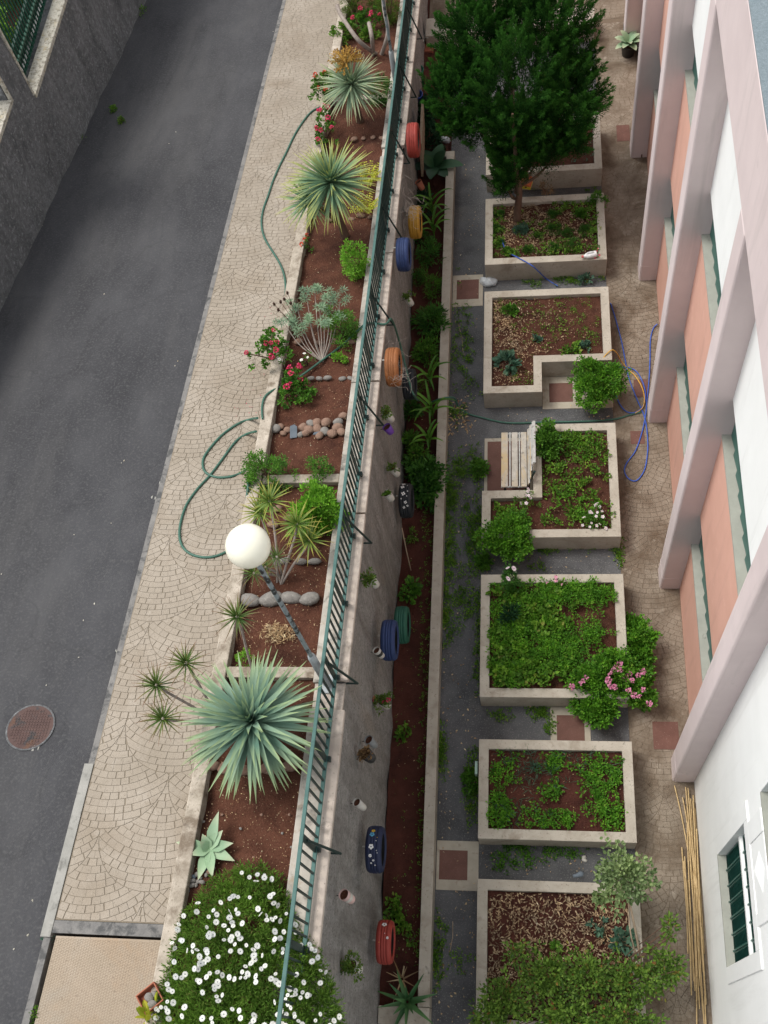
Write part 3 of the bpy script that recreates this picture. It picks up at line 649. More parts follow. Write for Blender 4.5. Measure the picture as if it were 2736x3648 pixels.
# plain white near end with shuttered windows
w0, w1, wz0, wz1 = 1.19, 2.56, 1.82, 3.95
u0, u1, uz0, uz1 = .9, 2.66, 5.10, 7.2
bpart('white_wall', [((BX - .001, -4, -.2), (BX + 1, YE + .298, wz0)), ((BX - .001, -4, wz0 + .0005), (BX + 1, w0, wz1)), ((BX - .001, w1, wz0 + .0005), (BX + 1, YE + .298, wz1)), ((BX - .001, -4, wz1 + .0005), (BX + 1, YE + .298, uz0)), ((BX - .001, -4, uz0 + .0005), (BX + 1, u0, uz1)), ((BX - .001, u1, uz0 + .0005), (BX + 1, YE + .298, uz1)), ((BX - .001, -4, uz1 + .0005), (BX + 1, YE + .298, 9.6))], 'white_render')
def nwindow(y0, y1, z0, z1, lab):
    f = bpart('window', [((BX + .115, y0 - .01, z0 - .01), (BX + .30, y1 + .01, z1 + .01))], 'window_dark'); f['label'] = lab
    tz = z1 - .80
    gm = G()
    for a, b in ((z0 + .015, tz - .035), (tz + .035, z1 - .01)):
        n = 7; st = (y1 - y0) / n
        for k in range(n):
            gm.box((BX + .085, y0 + k * st + .008, a), (BX + .110, y0 + (k + 1) * st - .008, b))
            if k < n - 1: gm.box((BX + .066, y0 + (k + 1) * st - .012, a), (BX + .112, y0 + (k + 1) * st + .004, b))
            m = int((b - a) / .09)
            for q in range(m):
                z = a + .03 + q * .09
                if z + .05 < b: gm.add([(BX + .084, y0 + k * st + .02, z), (BX + .084, y0 + (k + 1) * st - .03, z), (BX + .072, y0 + (k + 1) * st - .03, z + .05), (BX + .072, y0 + k * st + .02, z + .05)], [(0, 1, 2, 3)])
    gm.V = [bl(v) for v in gm.V]; obj('shutter', gm, M('shutter_green'), f)
    bpart('transom', [((BX + .045, y0, tz - .034), (BX + .114, y1, tz + .034))], 'white_trim', f)
    bpart('sill', [((BX - .02, y0 + .001, z0 - .03), (BX + .16, y1 - .001, z0 + .012))], 'sill_stone', f)
    bpart('frame', [((BX - .024, y1 - .004, z0 + .014), (BX + .06, y1 + .20, z1 + .25)), ((BX - .024, y0 - .19, z0 - .07), (BX + .06, y0 + .004, z1 + .25)), ((BX - .023, y0 + .0045, z1 - .004), (BX + .06, y1 - .0045, z1 + .249))], 'white_trim', f, .006)
nwindow(w0, w1, wz0, wz1, 'green shuttered window in a raised white frame')
nwindow(u0, u1, uz0, uz1, 'upper green shuttered window in a raised white frame')
bpart('ledge_panel', [((BX - .0235, 2.28, 4.202), (BX + .05, 2.52, 5.0)), ((BX - .0235, 1.42, 4.202), (BX + .05, 1.55, 5.0)), ((BX - .012, 1.552, 4.202), (BX + .05, 2.278, 4.98))], 'white_trim', bd, .006)
gm = G(); yc, zc = 1.92, 4.65; gm.add([bl(v) for v in ((BX - .012, yc - .22, zc), (BX - .012, yc, zc - .22), (BX - .012, yc + .22, zc), (BX - .012, yc, zc + .22), (BX - .08, yc, zc))], [(0, 1, 4), (1, 2, 4), (2, 3, 4), (3, 0, 4)]); obj('diamond_ornament', gm, M('white_trim'), bd)

# ------------------------------------------------------------------ boundary wall on the far side of the road
def LX(y): return -9.27 + .0374 * (y - 11.3)
bw = thing('boundary_wall', (-9.1, 10, 0), 'tall dark grey streaked wall with a stepped cream coping across the road', 'boundary wall')
def lw(v): return (v[0] + 9.1 + LX(v[1]) - LX(15), v[1] - 10, v[2])
SECS = [(15.5, 22.5, 3.50), (22.5, 30, 2.2), (-4, 14.73, 4.09)]
def rough_face(gm, y0, y1, top, off=0):
    ny = int((y1 - y0) * 12); nz = 26; vs = []
    for j in range(ny + 1):
        y = y0 + (y1 - y0) * j / ny; bot = g(y) - .8
        for k in range(nz + 1):
            z = bot + (top - bot) * k / nz
            vs.append(lw((-9.13 + off + .014 * math.sin(2.3 * y + 1.1 * z) + .010 * math.sin(6.1 * y - 2.7 * z) + rng.uniform(-.004, .004), y, z)))
    gm.add(vs, [(j * (nz + 1) + k, (j + 1) * (nz + 1) + k, (j + 1) * (nz + 1) + k + 1, j * (nz + 1) + k + 1) for j in range(ny) for k in range(nz)], 0, None, True)
gm = G()
for y0, y1, top in SECS: rough_face(gm, y0, y1, top)
rough_face(gm, 14.73, 15.5, 6.4)
for y0, y1, top in SECS + [(14.73, 15.5, 6.4)]:
    b = G(); b.box((-9.7, y0, -.5), (-9.17, y1, top - .002)); b.V = [lw(v) for v in b.V]; gm.add(b.V, b.F)
obj('wall', gm, M('left_wall'), bw)
gm = G(); gm.box((-9.15, 14.727, 4.10), (-9.10, 14.785, 6.4)); gm.box((-9.15, 15.445, 3.6), (-9.10, 15.503, 6.4)); gm.V = [lw(v) for v in gm.V]; obj('edge_trim', gm, M('left_coping'), bw)
for y0, y1, z in ((15.50, 22.5, 3.50), (22.5, 30, 2.2), (-4, 14.726, 4.09)):
    gm = G(); gm.box((-9.36, y0, z), (-9.095, y1, z + .085)); gm.V = [lw(v) for v in gm.V]; soft(obj('coping', gm, M('left_coping'), bw), .008)
gr = thing('garden_railing', (-9.38, 18, 3.58), 'dark green railing with vertical bars on top of the tall grey wall', 'railing')
gm = G(); gm.box((-.03, -2.45, .30), (.012, 4.4, .34)); gm.box((-.03, -2.45, 1.5), (.012, 4.4, 1.54)); gm.box((-.03, -2.45, .02), (.012, 4.4, .05)); obj('rail', gm, M('green_fence'), gr)
b0 = None
for k in range(58):
    y = -2.4 + k * .117
    if b0 is None:
        gm = G(); gm.box((-.012, -.012, .0), (.012, .012, 1.6)); b0 = mesh('bar', gm, [M('green_fence')])
    o = bpy.data.objects.new('bar', b0); COL.objects.link(o); o.parent = gr; o.location = (0, y, 0)
gm = G(); gm.box((-.16, -2.45, .04), (-.10, 4.4, .42)); obj('lower_panel', gm, plain('panel_dark', (.02, .045, .035)), gr)

# ------------------------------------------------------------------ plants
def unit(n):
    v = rng.normal(0, 1, (n, 3)); return v / np.linalg.norm(v, axis=1, keepdims=True)
def crown(gm, c, r, clumps, per, cr, L, W, up=.4, shape='diamond', shell=.55, mi=0, half=False, cl_flat=1.0):
    """leaf clumps through an uneven ellipsoid; returns clump centres"""
    d = unit(clumps)
    if half: d[:, 2] = np.abs(d[:, 2])
    rad = rng.uniform(shell, 1.0, (clumps, 1)) * (1 + .22 * np.sin(3 * np.arctan2(d[:, 1:2], d[:, 0:1]) + rng.uniform(0, 6)) + rng.normal(0, .06, (clumps, 1)))
    cc = np.array(c) + d * rad * np.array(r)
    n = clumps * per; cen = np.repeat(cc, per, 0); od = np.repeat(d, per, 0)
    u = unit(n); pos = cen + u * cr * rng.uniform(.1, 1, (n, 1)) * np.array([1, 1, cl_flat])
    dr = u * .9 + od * .7 + np.array([0, 0, up]) + rng.normal(0, .25, (n, 3))
    gm.leaves(pos, dr, L * rng.uniform(.6, 1.25, n), W * rng.uniform(.7, 1.2, n), mi=mi, shape=shape); return cc
def flowers_at(pts, kind, parent, size, name='flower', matk='petal_pink', per=12, stuff=False):
    """flower heads as parts of a plant"""
    key = (kind, matk, round(size, 4)); me = FL.get(key)
    if me is None:
        gm = G()
        if kind == 'daisy':
            for k in range(12):
                a = 2 * math.pi * k / 12; c, s_ = math.cos(a), math.sin(a); w_ = size * .145
                gm.add([(c * size * .04, s_ * size * .04, 0), (c * size * .35 - s_ * w_, s_ * size * .35 + c * w_, .004), (c * size * .52, s_ * size * .52, .001), (c * size * .35 + s_ * w_, s_ * size * .35 - c * w_, .004)], [(0, 1, 2, 3)])
            gm.lathe([(size * .075, .001), (size * .06, .006), (.0005, .008)], 8, 1); me = mesh(name, gm, [M(matk), M('daisy_eye')])
        elif kind == 'cluster':
            u = unit(26); u[:, 2] = np.abs(u[:, 2]) * .8 + .1
            gm.leaves(u * size * .30, u + rng.normal(0, .5, (26, 3)), size * .33, size * .30, fold=.1, shape='round'); me = mesh(name, gm, [M(matk)])
        else:
            for k in range(5):
                a = 2 * math.pi * k / 5; c, s_ = math.cos(a), math.sin(a); w_ = size * .24
                gm.add([(0, 0, 0), (c * size * .3 - s_ * w_, s_ * size * .3 + c * w_, .006), (c * size * .55, s_ * size * .55, .002), (c * size * .3 + s_ * w_, s_ * size * .3 - c * w_, .006)], [(0, 1, 2, 3)])
            gm.lathe([(size * .10, .002), (.0005, .007)], 6, 1); me = mesh(name, gm, [M(matk), M('eye_yellow')])
        FL[key] = me
    if stuff:
        gm = G()
        for p in pts:
            q = rng.uniform(0, 6.28); c, s_ = math.cos(q), math.sin(q); tx, ty = rng.normal(0, .5, 2); sc_ = rng.uniform(.65, 1.2)
            k0 = gm.n; vs = [(p[0] + sc_ * (c * v.co.x - s_ * v.co.y), p[1] + sc_ * (s_ * v.co.x + c * v.co.y), p[2] + v.co.z + sc_ * (v.co.x * tx + v.co.y * ty)) for v in me.vertices]
            gm.V.extend(vs); gm.n += len(vs); gm.t.extend([0] * len(vs))
            for f in me.polygons: gm.F.append(tuple(k0 + i for i in f.vertices)); gm.m.append(f.material_index); gm.sm.append(False)
        o = obj(name + 's', gm, list(me.materials), parent); tag(o, None, None, None, 'stuff'); return
    for p in pts:
        o = bpy.data.objects.new(name, me); COL.objects.link(o); o.parent = parent; o.location = p
        o.rotation_euler = (rng.normal(0, .45), rng.normal(0, .45), rng.uniform(0, 6.28)); k = rng.uniform(.75, 1.2); o.scale = (k, k, k)
FL = {}
def bush(name, base, r, label, cat, mat='lf_mid', clumps=60, per=26, cr=.07, L=.05, W=.025, up=.4, shape='diamond', lift=.55, stems=8, group=None, half=False, flowers=None, stem_mat='bark', shell=.5, tilt=(0, 0)):
    """r=(rx,ry,rz); the crown centre stands lift*rz above base"""
    t = thing(name, base, label, cat, group); gm = G(); c = (tilt[0], tilt[1], r[2] * lift + .0)
    cc = crown(gm, c, r, clumps, per, cr, L, W, up, shape, shell, half=half); keep = [v for v in gm.V]
    obj('foliage', gm, M(mat), t)
    if stems:
        gs = G()
        for k in range(stems):
            e = Vector(cc[rng.integers(len(cc))]); m = Vector((e.x * .35 + rng.normal(0, .02), e.y * .35 + rng.normal(0, .02), e.z * .5)); gs.tube(smooth_curve([(0, 0, -.03), m, e], 4), [.010 + .01 * max(r) - .012 * max(r) * i / 8 for i in range(9)], 5)
        obj('stem', gs, M(stem_mat), t)
    if flowers:
        n, kind, mt, size = flowers[:4]; pts = []
        ctr = Vector(c); cand = sorted([Vector(v) for v in cc], key=lambda v: -(v.z + rng.uniform(0, r[2])))
        for v in cand[:n]:
            d = (v - ctr); d = d.normalized() if d.length > 1e-4 else Vector((0, 0, 1)); pts.append(v + d * (cr * .9) + Vector((0, 0, cr * .6)))
        flowers_at(pts, kind, t, size, 'flower', mt)
    return t
def rosette(gm, c, n, L, W, el0=82, el1=-15, droop=.25, seg=6, fold=.25, prof=None, inner=.55, jit=.08, curl=0, mi=0, power=1.0, az0=None):
    a0 = rng.uniform(0, 6) if az0 is None else az0
    for i in range(n):
        q = (i / max(1, n - 1)) ** power; az = a0 + i * 2.39996 + rng.normal(0, jit); el = math.radians(el0 + (el1 - el0) * q + rng.normal(0, 4))
        l = L * (inner + (1 - inner) * min(1, q * 1.7)) * rng.uniform(.9, 1.06)
        gm.blade((c[0] + .02 * math.cos(az), c[1] + .02 * math.sin(az), c[2] - .10 * L * q), az, el, l, W * rng.uniform(.85, 1.1), droop * rng.uniform(.6, 1.3) * (.4 + q), seg, fold, mi, prof, curl * rng.normal(0, 1))
def yprof(q): return max(0.03, (0.62 + .75 * q * (1 - q) * 1.8) * (1 - q ** 2.2))

# three big rosettes in the sloping bed
def yucca(base, head_y, nl, L, W, mat, label, extra=None):
    h = rise(base, head_y); t = thing('yucca', base, label, 'yucca')
    gm = G(); gm.tube(smooth_curve([(.03, .02, -.1), (.0, .0, h * .5), (0, 0, h - .02)], 5), [.085, .08, .07, .065, .06, .06, .055, .055, .05, .05, .05], 9); obj('trunk', gm, M('bark'), t)
    gm = G(); rosette(gm, (0, 0, h), nl, L, W, 86, -28, .34, 7, .22, yprof, .45, power=.75, jit=.14, curl=.12); obj('leaves', gm, M(mat), t)
    gm = G(); rosette(gm, (0, 0, h - .08), 26, L * .7, W * .9, -20, -70, .5, 5, .3, yprof, .7, jit=.3, curl=.3); obj('dead_leaves', gm, M('litter'), t)
    if extra: extra(t, h)
    return t
b1 = PS(560, 1640, -.13)
hb = PS(541, 1556, .72); b1 = Vector((hb.x, hb.y - .0, g(hb.y) - .13))
tY = thing('yucca', b1, 'largest blue-green yucca, near the street lamp, leaves reaching over the low wall and railing', 'yucca')
gm = G(); gm.tube([(0, 0, -.1), (0, 0, .45), (0, 0, .78)], [.10, .09, .07], 9); obj('trunk', gm, M('bark'), tY)
gm = G(); rosette(gm, (0, 0, .74), 24, .6, .07, -20, -70, .5, 5, .3, yprof, .7, jit=.3, curl=.3); obj('dead_leaves', gm, M('litter'), tY)
gm = G(); rosette(gm, (0, 0, .85), 185, .88, .080, 86, -30, .34, 7, .20, yprof, .36, power=.72, jit=.14, curl=.10); obj('leaves', gm, M('lf_yucca'), tY)
def sidehead(t, h):
    gm = G(); c = (-.42, -.02, h * .72); gm.tube(smooth_curve([(0, 0, h * .2), (-.22, 0, h * .5), c], 4), .035, 7); rosette(gm, c, 90, .58, .042, 80, -25, .2, 6, .2, yprof, .45, power=.75, mi=1); obj('side_head', gm, [M('bark'), M('lf_yucca_yellow')], t)
yucca(PS(742, 510, -.13), 390, 210, .80, .050, 'lf_yucca_yellow', 'blue-green yucca with yellowing lower leaves and a smaller head on its left', sidehead)
def inflor(t, h):
    gm = G(); top = Vector((-.10, .30, h + .42)); gm.tube(smooth_curve([(0, 0, h), (-.03, .12, h + .2), top], 4), .014, 6)
    for k in range(46):
        o = Vector((-.07, .2, h + .28)); d = Vector(unit(1)[0]); d.z = abs(d.z) * .7; e = o + Vector((d.x * .34, d.y * .34, d.z * .28)); gm.tube([o, (o + e) / 2 + Vector((0, 0, .03)), e], .005, 4)
        q = rng.uniform(.2, 1.05, 26)[:, None]; p = np.array(o) + (np.array(e) - np.array(o)) * q; gm.leaves(p, unit(26), .034, .026, mi=1)
    obj('flower_stalk', gm, [M('lf_inflor'), M('lf_inflor')], t)
yucca(PS(775, 262, -.13), 178, 170, .74, .042, 'lf_yucca_pale', 'far yucca with a dry orange flower stalk above its leaves', inflor)

# dracaenas: thin bare stems ending in spiky heads
def dracaena(base, heads, label, mat='lf_dracaena', L=.30, W=.020, n=46):
    t = thing('dracaena', base, label, 'dracaena', 'dracaenas with bare curved stems'); b = Vector(base)
    for (x, y, dh) in heads:
        e = PS(x, y, dh) - b; gs = G(); m = Vector((e.x * .45, e.y * .45, e.z * .35 + .05)); s0 = Vector((rng.normal(0, .03), rng.normal(0, .03), -.05))
        gs.tube(smooth_curve([s0, m, Vector((e.x * .85, e.y * .85, e.z * .75)), e], 5), .017, 7); obj('stem', gs, M('stem_grey'), t)
        gm = G(); rosette(gm, tuple(e + Vector((0, 0, .02))), n, L, W, 84, -18, .45, 5, .2, yprof, .5); obj('head', gm, M(mat), t)
dracaena(PS(475, 1560, -.13), [(402, 1432, .78), (338, 1480, .70), (352, 1552, .55)], 'dracaena with three purple-green heads leaning out over the sidewalk left of the largest yucca')
dracaena(PS(545, 1452, -.13), [(512, 1332, .85)], 'dracaena with a single dark head on one tall curved stem', L=.33)
dracaena(PS(606, 1262, -.13), [(582, 1082, .95), (562, 1108, .62), (641, 1132, .72), (668, 1166, .5)], 'dracaena clump with four yellow-green heads beside the lamp globe', 'lf_dracaena_yellow', .33, .024, 44)
dracaena(PS(612, 1245, -.13), [(598, 1203, .35), (548, 1238, .22), (573, 1225, .15)], 'low dracaena clump with thin reddish leaves half hidden by the lamp globe', 'lf_dracaena', .27, .013, 36)

# shrubs in the sloping bed
SB = -.13
def sb(x, y): return PS(x, y, SB)
bush('box_shrub', sb(583, 1040), (.36, .30, .34), 'dark green small-leaved shrub in the sloping bed spilling over the low wall', 'shrub', 'lf_mid', 110, 40, .075, .032, .020)
bush('box_shrub', sb(694, 1030), (.16, .18, .30), 'thin dark green shrub beside the railing, right of the rounder dark shrub', 'shrub', 'lf_mid', 40, 34, .06, .030, .019)
bush('golden_shrub', sb(697, 1120), (.34, .36, .42), 'bright lime green shrub pressed against the teal railing, the larger of the two', 'shrub', 'lf_bright', 120, 34, .085, .046, .030, shape='round')
bush('golden_shrub', sb(772, 590), (.22, .26, .45), 'bright lime green shrub beside the railing, the smaller one with a pointed top', 'shrub', 'lf_bright', 80, 30, .07, .038, .024)
bush('privet_shrub', sb(745, 725), (.28, .30, .36), 'dense dark green shrub behind the grey leaved euphorbia', 'shrub', 'lf_mid', 90, 36, .08, .032, .018)
bush('seedling', sb(738, 778), (.10, .10, .08), 'small lime green seedling alone in the sloping bed beside the hose', 'seedling', 'lf_bright', 12, 16, .04, .040, .028, stems=3)
bush('sprig', sb(538, 1432), (.12, .10, .2), 'small green sprig standing before the near cross wall', 'seedling', 'lf_bright', 14, 22, .045, .028, .016, stems=3)
# euphorbia: white bare branches with grey green tufts
eb = sb(697, 782); t = thing('euphorbia', eb, 'grey-leaved euphorbia with bare pale forked branches', 'shrub'); gs = G(); gm = G()
for (x, y, dh) in [(640, 660, .38), (662, 640, .42), (690, 655, .46), (715, 640, .45), (668, 690, .30), (632, 700, .26), (700, 690, .36), (735, 650, .40), (650, 715, .2), (720, 680, .34), (680, 630, .4), (610, 690, .22)]:
    e = PS(x, y, dh) - eb; m = Vector((e.x * .6, e.y * .45, e.z * .35)); gs.tube(smooth_curve([(0, 0, 0), m, e], 5), [.013, .012, .011, .010, .009, .008, .007, .007, .006, .006, .005], 6)
    for k in range(6):
        c = e + Vector((rng.normal(0, .06), rng.normal(0, .06), rng.normal(0, .03))); rosette(gm, tuple(c), 22, .075, .016, 80, -20, .2, 2, .1, None, .6)
obj('branches', gs, M('stem_grey'), t); obj('foliage', gm, M('lf_euphorbia'), t)
# dried seed heads on thin stems
for i, (x, y) in enumerate([(592, 657), (600, 668), (628, 652), (620, 632), (614, 645), (640, 640)]):
    pass
sd0 = sb(665, 745); t = thing('dry_seed_heads', sd0, 'thin stems with dark brown dry seed heads leaning over the low wall', 'dry stalks'); gs = G()
for (x, y) in [(592, 657), (601, 669), (628, 655), (621, 633), (614, 646), (641, 641), (606, 652)]:
    e = PS(x, y, .50) - sd0; gs.tube(smooth_curve([(0, 0, 0), Vector((e.x * .5, e.y * .5, e.z * .65)), e], 4), .004, 4); h = G(); h.blob(tuple(e), (.022, .022, .040), k=8, m=6); obj('seed_head', h, plain('seed_brown', (.07, .035, .025)) if 'seed_brown' not in MATS else M('seed_brown'), t)
obj('stalk', gs, M('bark'), t)
# geraniums
def geranium(x, y, r, n, label, mat='lf_mid', fm='petal_pink', dh=SB, clumps=40, fs=.085):
    return bush('geranium', PS(x, y, dh), r, label, 'geranium', mat, clumps, 22, .055, .042, .036, shape='round', flowers=(n, 'cluster', fm, fs), stems=6, group='geraniums on the sloping bed', half=True, lift=.3)
geranium(590, 775, (.30, .38, .34), 7, 'pink flowering geranium hanging over the low wall beside the dry seed heads', dh=-.02, clumps=46)
geranium(640, 850, (.26, .30, .28), 7, 'pink flowering geranium in the sloping bed where the hose crosses the low wall', clumps=50)
geranium(704, 295, (.20, .55, .26), 10, 'red flowering geranium trailing over the low wall between the two far yuccas', fm='petal_pink', dh=-.02, clumps=34, fs=.09)
geranium(705, 205, (.24, .40, .34), 5, 'red flowering geranium on the low wall left of the far yucca', fm='petal_coral', dh=-.02, clumps=46)
geranium(795, 55, (.34, .3, .30), 5, 'geranium with pink flowers beside the pruned trunks at the top', clumps=40)
bush('leafy_plant', sb(745, 80), (.26, .22, .2), 'light green leafy plant by the low wall below the pruned trunks', 'shrub', 'lf_weed', 34, 26, .06, .045, .035, shape='round')
bush('leafy_plant', sb(800, 85), (.2, .16, .2), 'light green leafy plant between the pruned trunks', 'shrub', 'lf_weed', 26, 26, .06, .045, .035, shape='round')
bush('coral_sprig', sb(668, 535), (.07, .16, .14), 'low sprig with coral flowers on the low wall beyond the seed heads', 'geranium', 'lf_mid', 8, 12, .04, .035, .025, flowers=(3, 'cluster', 'petal_coral', .07), stems=2)
bush('white_flower', sb(612, 800), (.10, .12, .14), 'small plant with white flowers beside the pink geranium at the low wall', 'flowering plant', 'lf_mid', 10, 12, .04, .03, .02, flowers=(5, 'simple', 'petal_white', .05), stems=3)
bush('white_flower', sb(665, 785), (.12, .12, .14), 'small plant with white flowers at the foot of the euphorbia', 'flowering plant', 'lf_mid', 10, 12, .04, .03, .02, flowers=(4, 'simple', 'petal_white', .05), stems=3)
# yellow-green lobed plant next to the middle yucca
for (x, y, lab) in ((800, 375, 'yellow-green lobed leaf plant right of the middle yucca, farther clump'), (792, 440, 'yellow-green lobed leaf plant right of the middle yucca, nearer clump')):
    b = sb(x, y + 20); t = thing('lobed_plant', b, lab, 'shrub', 'lobed plants by the middle yucca'); gm = G()
    for k in range(16):
        az = k * 2.4; el = rng.uniform(.3, 1.1); c = Vector((0, 0, .1)); d = Vector((math.cos(az) * math.cos(el), math.sin(az) * math.cos(el), math.sin(el)))
        for q in range(7):
            p = c + d * (.06 + .04 * q); gm.leaves([tuple(p)] * 2, [(d.x * .5 - d.y, d.y * .5 + d.x, .1), (d.x * .5 + d.y, d.y * .5 - d.x, .1)], .075 * (1 - q * .07), .028)
    obj('leaves', gm, M('lf_yellow'), t)
# bare pruned trunks and upright shrub at the top
for (x0, y0, pts, lab) in ((815, 115, [(775, 88, .35), (738, 35, .62), (728, 12, .72)], 'bare pruned trunk leaning left at the top of the sloping bed'), (806, 118, [(803, 80, .4), (797, 50, .5)], 'short bare pruned trunk between two longer ones at the top'), (822, 118, [(838, 70, .4), (830, 20, .65), (826, -30, .8)], 'bare pruned trunk curving up beside the far lamp post')):
    b = sb(x0, y0); gs = G(); gs.tube(smooth_curve([(0, 0, -.05)] + [PS(x, y, dh) - b for x, y, dh in pts], 5), .042, 9); o = obj('pruned_trunk', gs, M('stem_grey'), None, b); tag(o, lab, 'pruned trunk', 'pruned trunks at the top of the bed')
for (x, y, lab) in ((768, 35, 'upright feathery shrub at the top beside the low wall'), (815, 15, 'upright feathery shrub at the top between the pruned trunks'), (842, 45, 'upright feathery shrub at the top beside the railing')):
    bush('upright_shrub', sb(x, y), (.25, .25, .62), lab, 'shrub', 'lf_olive', 90, 30, .07, .07, .010, up=1.4, group='feathery shrubs at the top of the bed')
bush('upright_shrub', sb(825, 215), (.26, .3, .3), 'dark green shrub between the far yucca and the railing', 'shrub', 'lf_deep', 60, 26, .08, .05, .018)
# pale thistle-like agave
ab = sb(455, 1835); t = thing('agave', ab, 'small pale green agave with a few broad pointed leaves', 'agave'); gm = G()
aprof = lambda q: max(.02, (.45 + 1.4 * q) if q < .4 else 1.01 * (1 - ((q - .4) / .6) ** 1.4))
for az, L, el in ((1.35, .42, .35), (.9, .26, .4), (2.0, .2, .8), (3.0, .40, .15), (3.6, .22, .5), (4.5, .36, .2), (5.0, .34, .3), (5.9, .34, .15), (.2, .30, .3), (2.6, .16, 1.0)): gm.blade((0, 0, .05), az, el, L, .13, .35, 7, .18, 0, aprof)
obj('leaves', gm, M('lf_agave'), t)

# daisy bush at the near end of the bed
db = PS(545, 2080, SB); t = thing('daisy_bush', db, 'big spreading daisy bush with hundreds of white flowers over the low wall and railing', 'daisy bush')
poly = [(385, 1990), (360, 2080), (330, 2212), (300, 2330), (720, 2330), (745, 2212), (720, 2150), (690, 2060), (640, 2000), (620, 1925), (590, 1880), (535, 1865), (500, 1885), (455, 1905), (420, 1950)]
gm = G(); fpts = []; N_ = 1500; cnt = 0; pp = []
while len(pp) < N_:
    x, y = rng.uniform(300, 745), rng.uniform(1860, 2330)
    if inside(x, y, poly): pp.append((x, y))
def edge_d(x, y):
    d = 1e9
    for i in range(len(poly)):
        a, b = Vector(poly[i]), Vector(poly[(i + 1) % len(poly)]); e = b - a; k = max(0, min(1, (Vector((x, y)) - a).dot(e) / e.length_squared)); d = min(d, (Vector((x, y)) - a - e * k).length)
    return d
for (x, y) in pp:
    e = min(1, edge_d(x, y) / 90); h = .06 + .36 * e ** .6 * rng.uniform(.75, 1.05); c = PS(x, y, h + SB)
    n = 26; u = unit(n); u[:, 2] = np.abs(u[:, 2]); pos = np.array(c - db) + u * .06 * rng.uniform(.1, 1, (n, 1)) - np.array([0, 0, .03]); gm.leaves(pos, u + np.array([0, 0, .7]), .065, .013)
obj('foliage', gm, M('lf_daisy'), t)
fp = []; tries = 0
while len(fp) < 270 and tries < 9000:
    tries += 1; x, y = rng.uniform(295, 760), rng.uniform(1850, 2320)
    if not inside(x, y, poly) and rng.uniform() > .12: continue
    if edge_d(x, y) > 14 and not inside(x, y, poly): continue
    if y < 1960 and rng.uniform() < .35: continue
    e = min(1, edge_d(x, y) / 90); p = PS(x, y, .20 + .36 * e ** .6 + SB + rng.uniform(-.02, .03)) - db
    if rng.uniform() < .45 + .55 * math.sin(x * .045 + 1.5) * math.sin(y * .04) and all((p - q).length > .038 for q in fp): fp.append(p)
vis = [p for p in fp if proj(p + db)[1] < 2212]; rest = [p for p in fp if proj(p + db)[1] >= 2212]
flowers_at(vis[:99], 'daisy', t, .058, 'flower', 'petal_white'); flowers_at(vis[99:] + rest, 'daisy', t, .058, 'flower', 'petal_white', stuff=True)
gs = G()
for p in fp[::2]: gs.tube([p - Vector((0, 0, .16)), p - Vector((0, 0, .004))], .002, 4)
obj('stem', gs, M('lf_mid'), t)
bush('yellow_leaf_plant', PS(338, 2205, -.1), (.12, .16, .10), 'yellow-green broad-leaved plant at the very bottom of the sloping bed', 'plant', 'lf_yellow', 12, 5, .05, .13, .07, shape='round', stems=2)

# ------------------------------------------------------------------ the conifer in its planter
tb = P(1117, 478, .38); t = thing('conifer_tree', tb, 'dark green conifer with a brown trunk growing from a raised planter', 'tree')
gm = G(); gm.tube(smooth_curve([(.0, -.02, -.1), (.02, .0, .35), (.06, .02, .8), (.02, .06, 1.2), (.0, .10, 1.9), (-.02, .14, 2.6)], 5), [.085 - .0026 * i for i in range(26)], 10); obj('trunk', gm, M('bark'), t)
gb = G(); lf = G(); lobes = [((0, .85, 2.55), (.85, 1.0, .8), 520), ((-.95, 1.0, 2.3), (.54, .78, .55), 460), ((.98, .80, 2.15), (.56, .82, .6), 460), ((-.75, 1.9, 2.75), (.66, .7, .5), 380), ((.70, 2.0, 2.9), (.75, .75, .5), 420), ((1.15, 1.5, 2.4), (.40, .5, .4), 140), ((0.0, .42, 2.0), (.55, .40, .5), 260), ((.52, .28, 1.62), (.52, .40, .32), 170), ((.0, .16, 1.45), (.40, .36, .30), 130), ((-.22, .02, 1.12), (.24, .22, .20), 60), ((-.70, .55, 2.0), (.38, .4, .3), 90), ((1.0, .3, 1.75), (.32, .4, .3), 80), ((-.1, 2.5, 3.1), (.9, .5, .45), 300)]
for c, r, n in lobes:
    gb.tube(smooth_curve([(0, .06, min(1.0, c[2] * .5)), (c[0] * .4, c[1] * .4, c[2] * .62), c], 5), [.04 - .0028 * i for i in range(11)], 6)
    n = int(n * .36); d = unit(n); rad = rng.uniform(.62, 1.04, (n, 1)) * (1 + .14 * np.sin(5 * np.arctan2(d[:, 1:2], d[:, 0:1]) + c[0])); cc = np.array(c) + d * rad * np.array(r)
    per = 190; cen = np.repeat(cc, per, 0); od = np.repeat(d, per, 0); sz = np.repeat(rng.uniform(.7, 1.35, (n, 1)), per, 0)
    ax = od * np.array([1, 1, .4]) * .75 + np.array([0, .10, .85]) + np.repeat(rng.normal(0, .18, (n, 3)), per, 0); ax /= np.linalg.norm(ax, axis=1, keepdims=True)
    k = rng.uniform(0, 1, (n * per, 1)) ** .8; pos = cen + ax * (k - .45) * .50 * sz + rng.normal(0, 1, (n * per, 3)) * .078 * (1.05 - k) * sz
    k0 = lf.n; dd = ax + rng.normal(0, .34, (n * per, 3)); lf.leaves(pos, dd, rng.uniform(.035, .08, n * per), rng.uniform(.010, .018, n * per), fold=.3)
    lf.t[k0:lf.n] = np.repeat(k[:, 0], 4).tolist()          # each spray is coloured darker at its base, brighter towards its tip
obj('branches', gb, M('bark'), t); obj('crown', lf, M('lf_juniper'), t)
